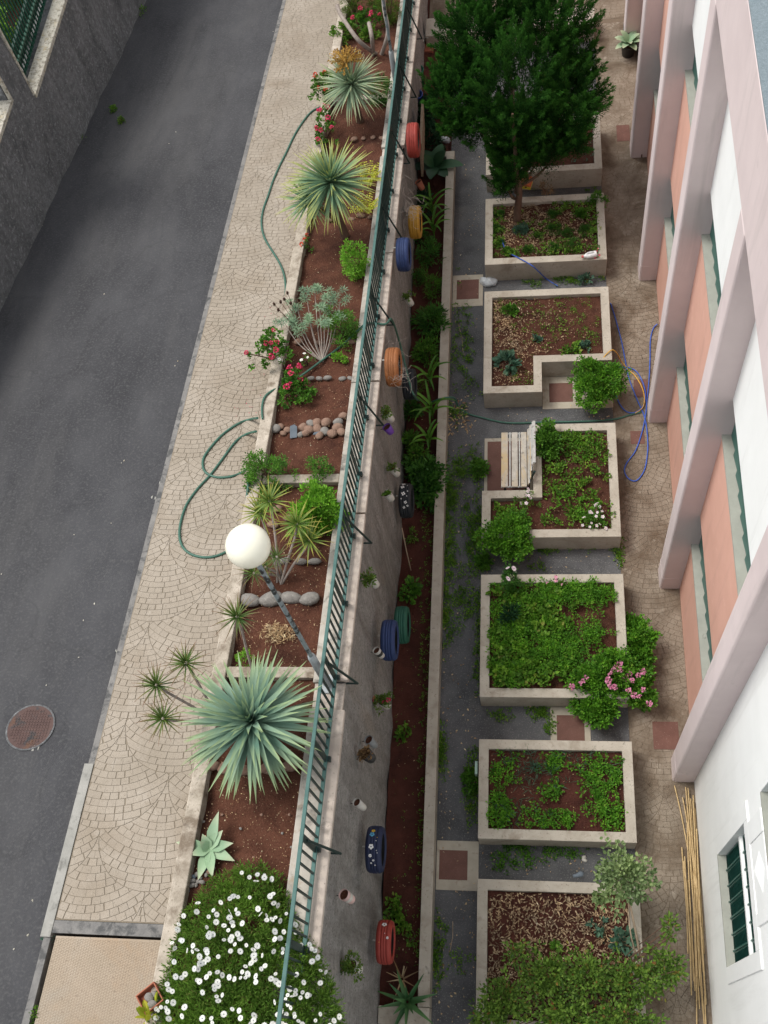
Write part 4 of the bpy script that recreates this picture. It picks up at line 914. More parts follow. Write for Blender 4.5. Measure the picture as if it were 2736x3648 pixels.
# dead twig hanging below
bush('dead_twig', P(1178, 415, .9), (.13, .12, .16), 'dry brown conifer twig hanging beneath the crown over the planter', 'twig', 'lf_brown', 14, 24, .06, .045, .010, stems=4)

# ------------------------------------------------------------------ ground cover laid out over a bed
def carpet(name, polyd, z, label, n, mat, L=.05, W=.03, per=12, cr=.05, hgt=.06, blobs=None, shape='diamond', plane=P, hole=None, up=.8, kind='stuff', name2=None):
    xs = [p[0] for p in polyd]; ys = [p[1] for p in polyd]; pts = []; tries = 0
    while len(pts) < n and tries < n * 60:
        tries += 1; x, y = rng.uniform(min(xs), max(xs)), rng.uniform(min(ys), max(ys))
        if not inside(x, y, polyd): continue
        if blobs:
            v = max(math.exp(-(((x - bx) / rx) ** 2 + ((y - by) / ry) ** 2) * 1.3) * k for bx, by, rx, ry, k in blobs)
            if rng.uniform() > v: continue
        nz = .5 + .5 * math.sin(x * .11 + 1.3 * math.sin(y * .07)) * math.sin(y * .09 + x * .03)
        if rng.uniform() > .35 + .65 * nz: continue
        pts.append((x, y))
    if not pts: return
    gm = G(); c = np.array([tuple(plane(x, y, z)) for x, y in pts]); c[:, 2] += rng.uniform(.1, 1, len(c)) * hgt
    cen = np.repeat(c, per, 0); m = len(cen); u = unit(m); u[:, 2] = np.abs(u[:, 2]) * .6
    gm.leaves(cen + u * cr * rng.uniform(.2, 1, (m, 1)), u + np.array([0, 0, up]) * rng.uniform(.2, 1, (m, 1)), L * rng.uniform(.5, 1.2, m), W * rng.uniform(.7, 1.2, m), shape=shape)
    return tag(obj(name, gm, M(mat)), label, 'ground cover', None, kind)
def chips(name, polyd, z, label, n, mat='chip', L=.055, W=.016, plane=P, hgt=.03, blobs=None, cat='wood chips'):
    xs = [p[0] for p in polyd]; ys = [p[1] for p in polyd]; pts = []; tries = 0
    while len(pts) < n and tries < n * 60:
        tries += 1; x, y = rng.uniform(min(xs), max(xs)), rng.uniform(min(ys), max(ys))
        if not inside(x, y, polyd): continue
        if blobs:
            v = max(math.exp(-(((x - bx) / rx) ** 2 + ((y - by) / ry) ** 2) * 1.3) * k for bx, by, rx, ry, k in blobs)
            if rng.uniform() > v: continue
        nz = .5 + .5 * math.sin(x * .17 + 2 * math.sin(y * .06)) * math.sin(y * .13 + x * .05)
        if rng.uniform() > .25 + .75 * nz: continue
        pts.append(tuple(plane(x, y, z)))
    c = np.array(pts); c[:, 2] += rng.uniform(0, 1, len(c)) * hgt; a = rng.uniform(0, 6.28, len(c)); d = np.stack([np.cos(a), np.sin(a), rng.normal(0, .25, len(c))], 1)
    gm = G(); gm.leaves(c, d, L * rng.uniform(.3, 1.3, len(c)), W * rng.uniform(.5, 1.6, len(c)), fold=.35)
    return tag(obj(name, gm, M(mat)), label, cat, None, 'stuff')
PZ = PH - .08
# farthest planter
carpet('ground_cover', [(1062, 262), (1100, 262), (1102, 350), (1062, 350)], PZ, 'green leaves growing along the left side of the farthest planter', 90, 'lf_mid', .05, .035, shape='round')
carpet('ground_cover', [(1180, 300), (1280, 300), (1280, 352), (1180, 352)], PZ, 'scattered seedlings near the front of the farthest planter', 22, 'lf_bluegreen', .045, .03, 8)
# conifer planter
C2 = [(1064, 442), (1290, 436), (1293, 552), (1064, 560)]
chips('wood_chips', C2, PZ, 'pale wood chips covering the conifer planter', 2600, blobs=[(1150, 490, 90, 60, 1), (1230, 490, 70, 60, .6)])
carpet('ground_cover', C2, PZ, 'green weeds round the edges of the conifer planter', 260, 'lf_weed', .042, .026, 9, .05, .07, blobs=[(1068, 500, 14, 60, 1), (1285, 500, 16, 60, 1), (1250, 450, 50, 16, 1), (1120, 548, 40, 14, .8), (1220, 540, 60, 20, .9), (1180, 500, 60, 40, .25)], shape='round')
i = 0
for (x, y, rr, m) in [(1077, 466, .13, 'lf_deep'), (1074, 498, .13, 'lf_deep'), (1080, 528, .10, 'lf_deep'), (1126, 500, .16, 'lf_bluegreen'), (1163, 510, .10, 'lf_deep'), (1195, 468, .14, 'lf_deep'), (1197, 500, .17, 'lf_deep'), (1225, 508, .16, 'lf_deep'), (1262, 500, .16, 'lf_deep'), (1255, 465, .15, 'lf_mid'), (1240, 535, .20, 'lf_deep'), (1198, 540, .14, 'lf_deep'), (1140, 545, .13, 'lf_deep'), (1100, 545, .11, 'lf_mid'), (1190, 422, .0, ''), (1290, 435, .24, 'lf_mid')]:
    if rr == 0: continue
    lab = ('blue-green plant at the foot of the conifer trunk' if m == 'lf_bluegreen' else 'leafy green plant hanging over the far right corner of the conifer planter' if rr == .24 else ORD[i] + ' low dark tuft in the conifer planter, counted from its far left corner')
    bush('heather_tuft', P(x, y, PZ - .01), (rr * .8, rr * .8, rr * .6), lab, 'low plant', m, 34 if rr > .12 else 24, 26, .05, .040 if m != 'lf_deep' else .035, .010 if m == 'lf_deep' else .022, up=.9, stems=0, half=True, lift=.1, group='low tufts in the conifer planter' if m == 'lf_deep' else None); i += 1
# L-shaped planter one
C3 = [(1066, 643), (1296, 636), (1302, 762), (1152, 766), (1150, 832), (1066, 834)]
chips('wood_chips', C3, PZ, 'pale wood chips on the left half of the L-shaped planter with the notch', 1500, blobs=[(1080, 680, 45, 60, 1), (1100, 740, 70, 40, .8), (1090, 810, 50, 40, .5), (1150, 700, 80, 60, .2)], L=.05)
carpet('ground_cover', C3, PZ, 'thin moss and weeds over the L-shaped planter with the notch', 230, 'lf_weed', .026, .018, 7, .05, .03, blobs=[(1200, 690, 110, 60, .6), (1100, 660, 40, 20, .8), (1270, 720, 30, 40, .9), (1130, 820, 30, 20, .6)], shape='round')
for (x, y, r, m, lab, L) in [(1093, 790, .17, 'lf_bluegreen', 'broad-leaved cabbage-like plant at the near left of the notched L-shaped planter', .14), (1104, 672, .11, 'lf_mid', 'leafy plant near the far left corner of the notched L-shaped planter', .08), (1233, 757, .16, 'lf_weed', 'light green leafy plant on the inner rim of the notched L-shaped planter', .08), (1262, 750, .08, 'lf_bluegreen', 'small blue-green plant beside the light green one on the inner rim', .06), (1160, 735, .06, 'lf_bluegreen', 'tiny blue-green seedling in the middle of the notched L-shaped planter', .05)]:
    bush('vegetable_plant', P(x, y, PZ), (r, r, r * .6), lab, 'plant', m, 12, 8, .05, L, L * .62, shape='round', stems=3, lift=.4, half=True)
# bushes over the rims
bush('leafy_bush', P(1287, 843, .25), (.47, .45, .34), 'dense green leafy bush growing over the notch of the L-shaped planter', 'bush', 'lf_parsley', 240, 34, .085, .042, .028, shape='round', lift=.8)
bush('leafy_bush', P(1181, 962, PZ), (.20, .38, .34), 'green leafy bush directly behind the slatted bench', 'bush', 'lf_mid', 90, 30, .08, .050, .030, shape='round', lift=.4)
bush('leafy_bush', P(1100, 1168, .32), (.42, .42, .32), 'dense green leafy bush hanging over the near left rim of the bench planter', 'bush', 'lf_parsley', 220, 34, .085, .042, .029, shape='round', lift=.6)
C4 = [(1185, 938), (1313, 935), (1326, 1142), (1062, 1142), (1062, 1088), (1172, 1084)]
carpet('ground_cover', C4, PZ, 'patchy green weeds and lettuces in the planter round the bench', 240, 'lf_weed', .050, .032, 11, .06, .09, blobs=[(1210, 960, 80, 50, 1), (1190, 1010, 40, 60, .9), (1290, 1000, 30, 60, .6), (1240, 1050, 50, 30, .7), (1270, 1110, 60, 40, .8), (1200, 1120, 40, 20, .4), (1080, 1110, 30, 30, .7)], shape='round')
carpet('ground_cover', C4, PZ, 'darker herbs among the weeds in the planter round the bench', 110, 'lf_parsley', .045, .028, 14, .055, .08, blobs=[(1200, 950, 70, 50, 1), (1235, 1090, 60, 40, .7), (1260, 970, 50, 40, .6)])
bush('lilac_flower_plant', P(1282, 1128, PZ), (.19, .20, .22), 'plant with lilac-white flowers in the near right corner of the bench planter', 'flowering plant', 'lf_mid', 34, 18, .05, .035, .022, flowers=(16, 'simple', 'petal_lilac', .062), stems=6, half=True, lift=.2)
bush('lilac_flower_plant', P(1137, 1085, PZ), (.17, .15, .22), 'plant with lilac-white flowers on the rim at the near end of the bench', 'flowering plant', 'lf_weed', 22, 14, .05, .035, .020, flowers=(11, 'simple', 'petal_lilac', .062), stems=6, half=True, lift=.3)
# dense herb planter
C5 = [(1060, 1262), (1326, 1260), (1334, 1486), (1240, 1486), (1058, 1484)]
carpet('herb_bed', C5, PZ, 'dense bright green herbs filling the planter beside the pink flowering bush', 880, 'lf_parsley', .046, .024, 24, .065, .15, blobs=[(1180, 1285, 150, 26, 1), (1110, 1360, 60, 90, 1), (1200, 1405, 80, 50, 1), (1100, 1450, 60, 30, .9), (1300, 1290, 40, 22, .9), (1265, 1370, 40, 26, .8), (1170, 1340, 60, 20, .6)])
carpet('ground_cover', C5, PZ, 'broader lighter leaves among the dense herbs near their left side', 240, 'lf_weed', .075, .058, 8, .06, .15, blobs=[(1150, 1330, 80, 40, .7), (1120, 1455, 80, 30, 1), (1090, 1400, 40, 60, .4)], shape='round')
bush('tall_flower_plant', P(1103, 1268, PZ), (.10, .16, .36), 'tall plant topped by pale pink flowers on the far rim of the herb planter', 'flowering plant', 'lf_deep', 34, 22, .05, .075, .018, up=.3, lift=.8, flowers=(4, 'daisy', 'petal_lilac', .09), stems=2)
bush('spiky_herb', P(1103, 1335, PZ), (.15, .15, .16), 'dark blue-green plant with narrow leaves in the herb planter', 'plant', 'lf_shade', 16, 14, .04, .13, .022, stems=2, half=True)
bush('snapdragon', P(1205, 1262, PZ), (.16, .08, .16), 'small plant with pink flowers on the far rim of the herb planter', 'flowering plant', 'lf_mid', 12, 12, .04, .03, .02, flowers=(5, 'simple', 'petal_rose', .06), stems=3)
# big bush with pink flowers falling over the right rim
t = thing('flowering_bush', P(1325, 1480, .2), 'big spreading bush with pink flowers falling over the right rim of the herb planter', 'bush'); b = Vector(t.location); gm = G(); allc = []
for (x, y, z, r, n) in [(1325, 1455, .55, (.46, .40, .25), 150), (1290, 1530, .35, (.36, .28, .25), 110), (1382, 1400, .35, (.24, .50, .25), 110), (1380, 1490, .35, (.24, .34, .25), 90), (1370, 1360, .25, (.15, .26, .18), 40), (1270, 1470, .55, (.24, .22, .14), 50)]:
    allc.append(crown(gm, tuple(P(x, y, z) - b), r, n, 36, .085, .046, .034, .5, 'round', .4))
obj('foliage', gm, M('lf_parsley'), t); gs = G()
for k in range(14):
    c = allc[rng.integers(len(allc))]; e = Vector(c[rng.integers(len(c))]); gs.tube(smooth_curve([(-.1, 0, .15), (e.x * .5, e.y * .5, e.z * .5 + .1), e], 4), .007, 5)
obj('stem', gs, M('bark'), t)
fp = [(1328, 1468), (1333, 1460), (1341, 1452), (1349, 1458), (1325, 1480), (1330, 1492), (1337, 1495), (1375, 1480), (1398, 1460), (1368, 1502), (1380, 1510), (1392, 1515), (1400, 1500), (1412, 1530), (1358, 1472), (1265, 1478), (1272, 1470), (1258, 1484), (1240, 1490), (1385, 1465), (1345, 1440), (1366, 1462)]
flowers_at([P(x - 10, y - 10, .78) - b for x, y in fp[:14]] + [P(x - 6, y - 6, .7) - b for x, y in fp[14:]], 'cluster', t, .09, 'flower', 'petal_rose')
# striped planter
C6 = [(1058, 1625), (1340, 1630), (1346, 1792), (1056, 1788)]
carpet('herb_bed', C6, PZ, 'three loose strips of green herbs in the planter above the nearest one', 360, 'lf_parsley', .046, .030, 15, .055, .08, blobs=[(1078, 1750, 34, 50, 1), (1090, 1660, 28, 36, .9), (1085, 1700, 30, 40, .7), (1300, 1680, 40, 60, 1), (1320, 1760, 34, 36, .9), (1190, 1770, 60, 24, .8), (1200, 1650, 34, 26, .8), (1190, 1710, 26, 30, .7)])
carpet('grass', C6, PZ, 'thin grass blades scattered over the striped herb planter', 60, 'lf_bluegreen', .17, .007, 8, .04, .03, blobs=[(1150, 1660, 40, 40, 1), (1130, 1760, 50, 30, .5), (1230, 1640, 60, 20, .5)])
# nearest planter
C7 = [(1053, 1932), (1290, 1934), (1362, 1960), (1366, 2200), (1050, 2200)]
chips('wood_chips', C7, PZ, 'thick layer of pale wood chips on the nearest planter', 3300, L=.068, W=.018, hgt=.04)
bush('kale_plant', P(1343, 2032, PZ), (.20, .16, .16), 'blue-green broad-leaved plant beside the sapling stem in the nearest planter', 'plant', 'lf_bluegreen', 14, 10, .05, .09, .055, shape='round', stems=3)
bush('kale_plant', P(1292, 2000, PZ), (.11, .10, .10), 'small blue-green plant among the wood chips of the nearest planter', 'plant', 'lf_bluegreen', 8, 8, .04, .07, .045, shape='round', stems=2)
bush('herb_sprig', P(1200, 2045, PZ), (.07, .07, .18), 'upright green sprig among the wood chips in front of the wide shrub', 'plant', 'lf_parsley', 14, 22, .04, .035, .012, stems=1)
# sapling with variegated leaves
sbp = P(1392, 2125, PH - .1); t = thing('sapling', sbp, 'slender sapling with pale variegated leaves rising over the nearest planter', 'tree')
hd = P(1350, 1900, 1.55) - sbp; gs = G()
gs.tube(smooth_curve([(0, 0, 0), (hd.x * .3, hd.y * .3, .5), (hd.x * .7, hd.y * .65, 1.0), hd], 6), [.022 - .0006 * i for i in range(19)], 8)
gs.tube(smooth_curve([(.02, 0, 0), (hd.x * .5, hd.y * .3, .5), (hd.x * .85, hd.y * .55, 1.0), hd + Vector((.05, 0, -.1))], 6), [.014 - .0004 * i for i in range(19)], 6)
gm = G(); cc = crown(gm, tuple(hd + Vector((0, .02, .05))), (.42, .42, .32), 120, 10, .10, .062, .042, .5, 'round', .3)
cc2 = crown(gm, tuple(P(1300, 1920, 1.35) - sbp), (.10, .36, .2), 24, 9, .08, .062, .042, .5, 'round', .3)
for k in range(26):
    e = Vector(cc[rng.integers(len(cc))]); gs.tube(smooth_curve([hd * .82, (hd + e) / 2, e], 3), .0045, 4)
obj('trunk', gs, M('driftwood'), t); obj('crown', gm, M('lf_pale'), t)
# wide shrub along the bottom edge
t = thing('wide_shrub', P(1230, 2170, .45), 'wide airy shrub with glossy green and reddish leaves across the bottom of the photo', 'shrub'); b = Vector(t.location); gm = G(); cs = []
for (x, y, z, r, n) in [(1090, 2160, .95, (.40, .34, .30), 110), (1180, 2110, 1.0, (.40, .36, .32), 130), (1270, 2110, 1.05, (.40, .38, .34), 130), (1370, 2120, 1.05, (.40, .34, .34), 120), (1440, 2090, 1.0, (.26, .30, .30), 70), (1230, 2200, 1.0, (.60, .30, .3), 130), (1350, 2210, 1.0, (.50, .30, .3), 110), (1120, 2060, 1.0, (.16, .18, .18), 18), (1450, 2010, 1.15, (.10, .22, .2), 16), (1060, 2200, .9, (.25, .25, .3), 50)]:
    cs.append(crown(gm, tuple(P(x, y, z) - b), r, n, 9, .09, .058, .032, .5, 'round', .3))
obj('foliage', gm, M('lf_olive'), t); gs = G()
for c in cs:
    for k in range(9):
        e = Vector(c[rng.integers(len(c))]); gs.tube(smooth_curve([(rng.normal(0, .1), -.1, -.1), (e.x * .5, e.y * .5, e.z * .55), e], 4), .006, 5)
obj('stem', gs, M('bark'), t)

# ------------------------------------------------------------------ plants in the soil strip
z0 = .11
def sp(name, x, y, r, label, mat='lf_deep', L=.07, W=.03, clumps=30, per=18, cr=.07, **k): return bush(name, P(x, y, z0), r, label, 'plant', mat, clumps, per, cr, L, W, half=True, lift=.25, stems=4, **k)
sp('leafy_weed', 925, 1050, (.32, .42, .40), 'largest dark leafy plant in the soil strip, spreading over the curb', 'lf_deep', .085, .05, 90, 16, .1, shape='round')
sp('leafy_weed', 905, 1000, (.16, .16, .36), 'upright dark plant with whorled leaves behind the largest leafy plant', 'lf_mid', .11, .03, 26, 14)
sp('leafy_weed', 893, 962, (.13, .15, .30), 'small whorled green plant by the wall below the purple pot', 'lf_mid', .10, .028, 22, 14)
sp('leafy_weed', 890, 895, (.15, .19, .30), 'whorled green plant by the wall beside the black tyre', 'lf_deep', .10, .028, 30, 14)
sp('leafy_weed', 935, 705, (.30, .34, .36), 'lush whorled green plant leaning over the curb near the clear plastic bag', 'lf_deep', .11, .03, 60, 16, .09)
sp('leafy_weed', 925, 770, (.22, .30, .30), 'bright green bushy plant between two whorled ones in the soil strip', 'lf_mid', .07, .03, 50, 18)
sp('leafy_weed', 930, 560, (.24, .30, .28), 'feathery green plant in the soil strip beside the blue tyre', 'lf_deep', .08, .02, 46, 18)
sp('leafy_weed', 935, 625, (.18, .30, .26), 'thin green plant in the soil strip between the feathery and the lush one', 'lf_mid', .08, .016, 36, 16)
sp('leafy_weed', 905, 610, (.12, .18, .2), 'low green plant at the wall foot below the blue tyre', 'lf_deep', .06, .02, 24, 16)
sp('leafy_weed', 905, 840, (.14, .2, .2), 'dry thin plant by the wall below the orange tyre', 'lf_olive', .06, .014, 24, 16)
sp('leafy_weed', 885, 1285, (.14, .20, .2), 'round-leaved plant beside the green tyre', 'lf_mid', .085, .065, 16, 8, shape='round')
sp('leafy_weed', 872, 1585, (.10, .12, .10), 'small light green plant alone on the soil below the red geranium pot', 'lf_weed', .06, .045, 14, 8, shape='round')
sp('leafy_weed', 851, 1965, (.12, .16, .12), 'small light green plant beyond the red tyre', 'lf_weed', .06, .045, 20, 9, shape='round')
sp('leafy_weed', 862, 2000, (.11, .10, .10), 'low pale green plant just beyond the red tyre', 'lf_weed', .06, .045, 14, 8, shape='round')
sp('leafy_weed', 895, 2025, (.10, .14, .08), 'low yellow-green sprig beside the curb opposite the red tyre', 'lf_weed', .05, .03, 12, 8, shape='round')
sp('leafy_weed', 890, 1160, (.10, .12, .1), 'thin green sprig beside the flowered black tyre', 'lf_weed', .05, .02, 12, 10)
sp('leafy_weed', 915, 455, (.2, .4, .35), 'tangle of green stems between the corn plant and the wall', 'lf_shade', .09, .02, 50, 16)
sp('leafy_weed', 905, 520, (.16, .2, .2), 'green plant under the yellow tyre', 'lf_deep', .07, .03, 26, 14)
for (x, y, lab) in ((900, 270, 'dark shrub against the wall at the far end of the soil strip'), (925, 250, 'dark shrub nearer the conifer at the far end of the soil strip'), (930, 315, 'ragged green shrub behind the far end of the curb')):
    sp('shade_shrub', x, y, (.28, .4, .35), lab, 'lf_shade', .08, .04, 60, 14, shape='round')
# big grey-green leaves
t = thing('broad_leaf_plant', P(940, 375, z0), 'plant with a few very large dark grey-green leaves by the far end of the curb', 'plant'); gm = G(); bp = lambda q: max(.04, math.sin(math.pi * min(1, q * .93 + .04)) ** .8)
for az, el, L in ((-.15, .35, .62), (1.2, .6, .5), (2.2, .5, .45), (3.4, .4, .5), (4.6, .5, .5), (5.4, .3, .45), (.6, .9, .4), (2.9, .9, .38)): gm.blade((0, 0, .18), az, el, L, .26, .7, 7, .12, 0, bp)
obj('leaves', gm, M('lf_shade'), t)
# corn-like plants
cp = lambda q: max(.05, (.7 + .6 * q) * (1 - q) ** .7 * 1.2)
for (x, y, n, L, lab) in ((935, 470, 9, .55, 'corn-like plant with long arching leaves, the farther one, by the yellow tyre'), (938, 512, 8, .50, 'corn-like plant with long arching leaves, just nearer than the first'), (935, 905, 9, .60, 'corn-like plant with long arching leaves where the hose crosses the curb'), (930, 835, 8, .55, 'corn-like plant with long arching leaves beside the black tyre'), (928, 965, 7, .5, 'corn-like plant with long drooping leaves below the hose')):
    t = thing('corn_plant', P(x, y, z0), lab, 'plant', 'corn-like plants in the soil strip'); gm = G(); gm.tube([(0, 0, -.05), (.02, 0, .55)], .014, 6)
    for k in range(n): gm.blade((.0, 0, .1 + .05 * k), k * 2.6 + rng.uniform(-.4, .4) + 1, 1.15 - .04 * k, L * rng.uniform(.8, 1.1), .062, 2.1, 9, .2, 0, cp)
    obj('leaves', gm, M('lf_mid'), t)
# aloe at the near end
t = thing('aloe', P(882, 2165, .30), 'spiky green aloe at the near end of the soil strip', 'aloe'); gm = G(); rosette(gm, (0, 0, .12), 15, .46, .085, 70, 0, .35, 7, .3, lambda q: max(.03, (1 - q) ** .75), .6); obj('leaves', gm, M('lf_aloe'), t)
gm = G(); rosette(gm, (0, 0, .0), 12, .36, .03, 60, -10, .5, 5, .2, lambda q: max(.03, (1 - q)), .6); o = obj('dry_leaf_tuft', gm, M('litter'), None, P(868, 2115, .12)); tag(o, 'tuft of dry straw-coloured leaves behind the aloe', 'dry leaves')
# weeds along the curb and wall, on the gravel
carpet('weeds', [(913, 1000), (945, 1000), (925, 2090), (898, 2090)], .12, 'tiny yellow-green weeds scattered along the foot of the curb in the soil strip', 420, 'lf_weed', .026, .018, 5, .025, .02, shape='round')
carpet('weeds', [(862, 1200), (930, 1200), (900, 2080), (840, 2080)], .12, 'a few pale seedlings on the bare red soil', 60, 'lf_weed', .022, .016, 4, .02, .02, shape='round')
carpet('gravel_weeds', [(962, 330), (975, 330), (1045, 900), (1038, 1250), (1035, 1590), (1030, 1820), (1028, 2212), (1024, 2212), (925, 2212), (940, 1800), (960, 1000)], .005, 'small green weeds growing along both edges of the dark gravel path', 1050, 'lf_weed', .036, .022, 10, .05, .02, blobs=[(1000, 1010, 20, 30, 1), (1035, 1010, 16, 26, .9), (1030, 1150, 24, 60, 1), (975, 1080, 12, 60, 1), (970, 1180, 12, 80, .9), (1040, 1220, 30, 20, .8), (965, 1330, 10, 60, .9), (952, 1620, 10, 60, .8), (1020, 1700, 12, 60, .8), (945, 2050, 12, 60, .8), (985, 890, 20, 20, .5), (1000, 750, 30, 90, .35), (1000, 400, 20, 60, .3), (1035, 1340, 9, 60, .8), (1035, 1430, 9, 60, .7), (1000, 1300, 30, 60, .35), (990, 2080, 20, 20, .3)], shape='round')
carpet('gravel_weeds', [(1045, 1170), (1345, 1165), (1345, 1238), (1042, 1238)], .005, 'small weeds in the gravel gap between the bench planter and the herb planter', 90, 'lf_weed', .036, .022, 10, .05, .02, blobs=[(1180, 1185, 20, 14, .9), (1338, 1195, 12, 28, 1), (1150, 1225, 20, 10, .6), (1260, 1180, 40, 10, .5)], shape='round')
carpet('gravel_weeds', [(1035, 1520), (1240, 1520), (1240, 1592), (1035, 1592)], .005, 'small weeds in the gravel gap beyond the striped planter', 70, 'lf_weed', .036, .022, 10, .05, .02, blobs=[(1165, 1540, 24, 14, 1), (1190, 1570, 12, 20, .8), (1080, 1545, 24, 14, .6)], shape='round')
carpet('gravel_weeds', [(1035, 1822), (1280, 1826), (1280, 1895), (1033, 1890)], .005, 'dark weeds in the gravel gap beyond the nearest planter', 110, 'lf_mid', .036, .022, 10, .05, .02, blobs=[(1130, 1830, 40, 10, 1), (1220, 1840, 40, 12, 1), (1110, 1860, 60, 20, .5)], shape='round')
carpet('gravel_weeds', [(1050, 372), (1300, 362), (1300, 415), (1050, 420)], .005, 'weeds in the shaded gap beyond the conifer planter', 20, 'lf_weed', .036, .022, 10, .05, .02, shape='round')
carpet('gravel_weeds', [(1080, 600), (1300, 590), (1310, 615), (1100, 625)], .005, 'weeds in the gravel gap between the conifer planter and the notched planter', 60, 'lf_weed', .036, .022, 10, .05, .02, blobs=[(1230, 605, 30, 12, 1), (1150, 612, 20, 10, .6), (1300, 600, 10, 14, 1)], shape='round')
sp('leafy_weed', 1262, 605, (.13, .10, .12), 'grey-green weed in the gravel gap beyond the notched planter', 'lf_bluegreen', .07, .04, 10, 8, shape='round').location = P(1262, 608, 0)
for (x, y, r, lab) in ((1036, 1020, .17, 'leafy weed growing through the gravel left of the bench slab'), (1240, 1800, .0, ''), (1018, 1690, .13, 'dark leafy weed growing against the left wall of the striped planter'), (1046, 1215, .12, 'leafy weed under the bush at the corner of the bench planter')):
    if r: sp('leafy_weed', x, y, (r, r * 1.3, r), lab, 'lf_mid', .055, .03, 34, 14, .05, shape='round').location = P(x, y, 0)
# street weeds along the foot of the far wall
for i, (x, y, r, lab) in enumerate(((305, 30, .13, 'yellow-green weed clump at the foot of the far grey wall at the top'), (262, 262, .05, 'small weed at the foot of the far grey wall'), (245, 237, .05, 'yellow-green sprig growing in the asphalt near the far grey wall'), (172, 300, .06, 'weed tuft at the foot of the far grey wall beside the road'))):
    p = PS(x, y, -.44); bush('wall_weed', p, (r, r * 2, r), lab, 'weed', 'lf_olive' if i % 2 else 'lf_weed', 16, 12, .05, .04, .02, stems=0, half=True, lift=.1, shape='round')
bush('wall_weed', PS(107, 2028, -.42), (.07, .09, .05), 'small blue-green weed in the kerb joint beside the steel plate', 'weed', 'lf_bluegreen', 8, 8, .03, .04, .02, stems=0, half=True)
bush('wall_weed', PS(80, 2195, -.42), (.08, .14, .07), 'yellow-green weed in the kerb joint at the bottom left corner', 'weed', 'lf_weed', 12, 8, .03, .04, .02, stems=0, half=True, shape='round')
# greenery behind the garden railing
for (p, lab) in (((-10.3, 17.0, 3.4), 'yellow-green garden shrub behind the dark green railing at the top left'), ((-10.6, 15.8, 3.4), 'darker garden shrub behind the dark green railing at the top left'), ((-10.5, 18.6, 3.4), 'garden shrub at the far end behind the dark green railing')):
    bush('garden_shrub', Vector(p), (.6, .7, .45), lab, 'shrub', 'lf_weed', 90, 26, .12, .08, .05, shape='round', group='shrubs behind the garden railing')

# ------------------------------------------------------------------ tyres and pots hung on the retaining wall
TYRES = [(893, 303, 'tyre_red', .31, 'red painted tyre hung on the wall near its far end', ''), (897, 480, 'tyre_yellow', .30, 'yellow painted tyre hung on the wall above the corn-like plants', ''), (872, 550, 'tyre_blue', .28, 'bright blue painted tyre hung high on the wall below the yellow one', ''),
         (850, 793, 'tyre_orange', .30, 'orange painted tyre hung on the wall below a railing brace', ''), (885, 830, 'tyre_black', .27, 'black tyre painted with small pale flowers, low on the wall beside the orange tyre', 'few'), (878, 1082, 'tyre_black', .29, 'black tyre with large white painted flowers near the largest leafy plant', 'white'),
         (869, 1350, 'tyre_green', .30, 'dark green painted tyre standing at the wall foot behind the blue one', ''), (842, 1383, 'tyre_blue', .30, 'blue painted tyre hung on the wall beside a striped pot', ''), (812, 1835, 'tyre_navy', .30, 'navy tyre with white and sky-blue painted flowers', 'mixed'), (833, 2035, 'tyre_red', .29, 'red painted tyre with a white painted flower near the aloe', 'one')]
PRF = [(.70, -.5), (.80, -.54), (.92, -.50), (.985, -.34), (.993, -.22), (.965, -.20), (.965, -.16), (.998, -.14), (1.0, -.02), (.970, 0), (1.0, .02), (.998, .14), (.965, .16), (.965, .20), (.993, .22), (.985, .34), (.92, .50), (.80, .54), (.70, .5), (.66, .44), (.74, .30), (.86, .2), (.88, 0), (.86, -.2), (.74, -.30), (.66, -.44)]
def flower_patch(gm, R, ang, xo, s, mi, petals=5):
    """flat painted flower bent round the tread; ang measured from the top towards -Y"""
    for k in range(petals):
        a = 2 * math.pi * k / petals + .3; pts = []
        for q in np.linspace(0, 2 * math.pi, 8, endpoint=False):
            u = (math.cos(a) * .62 + .42 * math.cos(q)) * s; v = (math.sin(a) * .62 + .42 * math.sin(q)) * s; th = ang + v / R; pts.append((xo + u, -math.sin(th) * (R + .004), math.cos(th) * (R + .004)))
        gm.add(pts, [tuple(range(8))], mi)
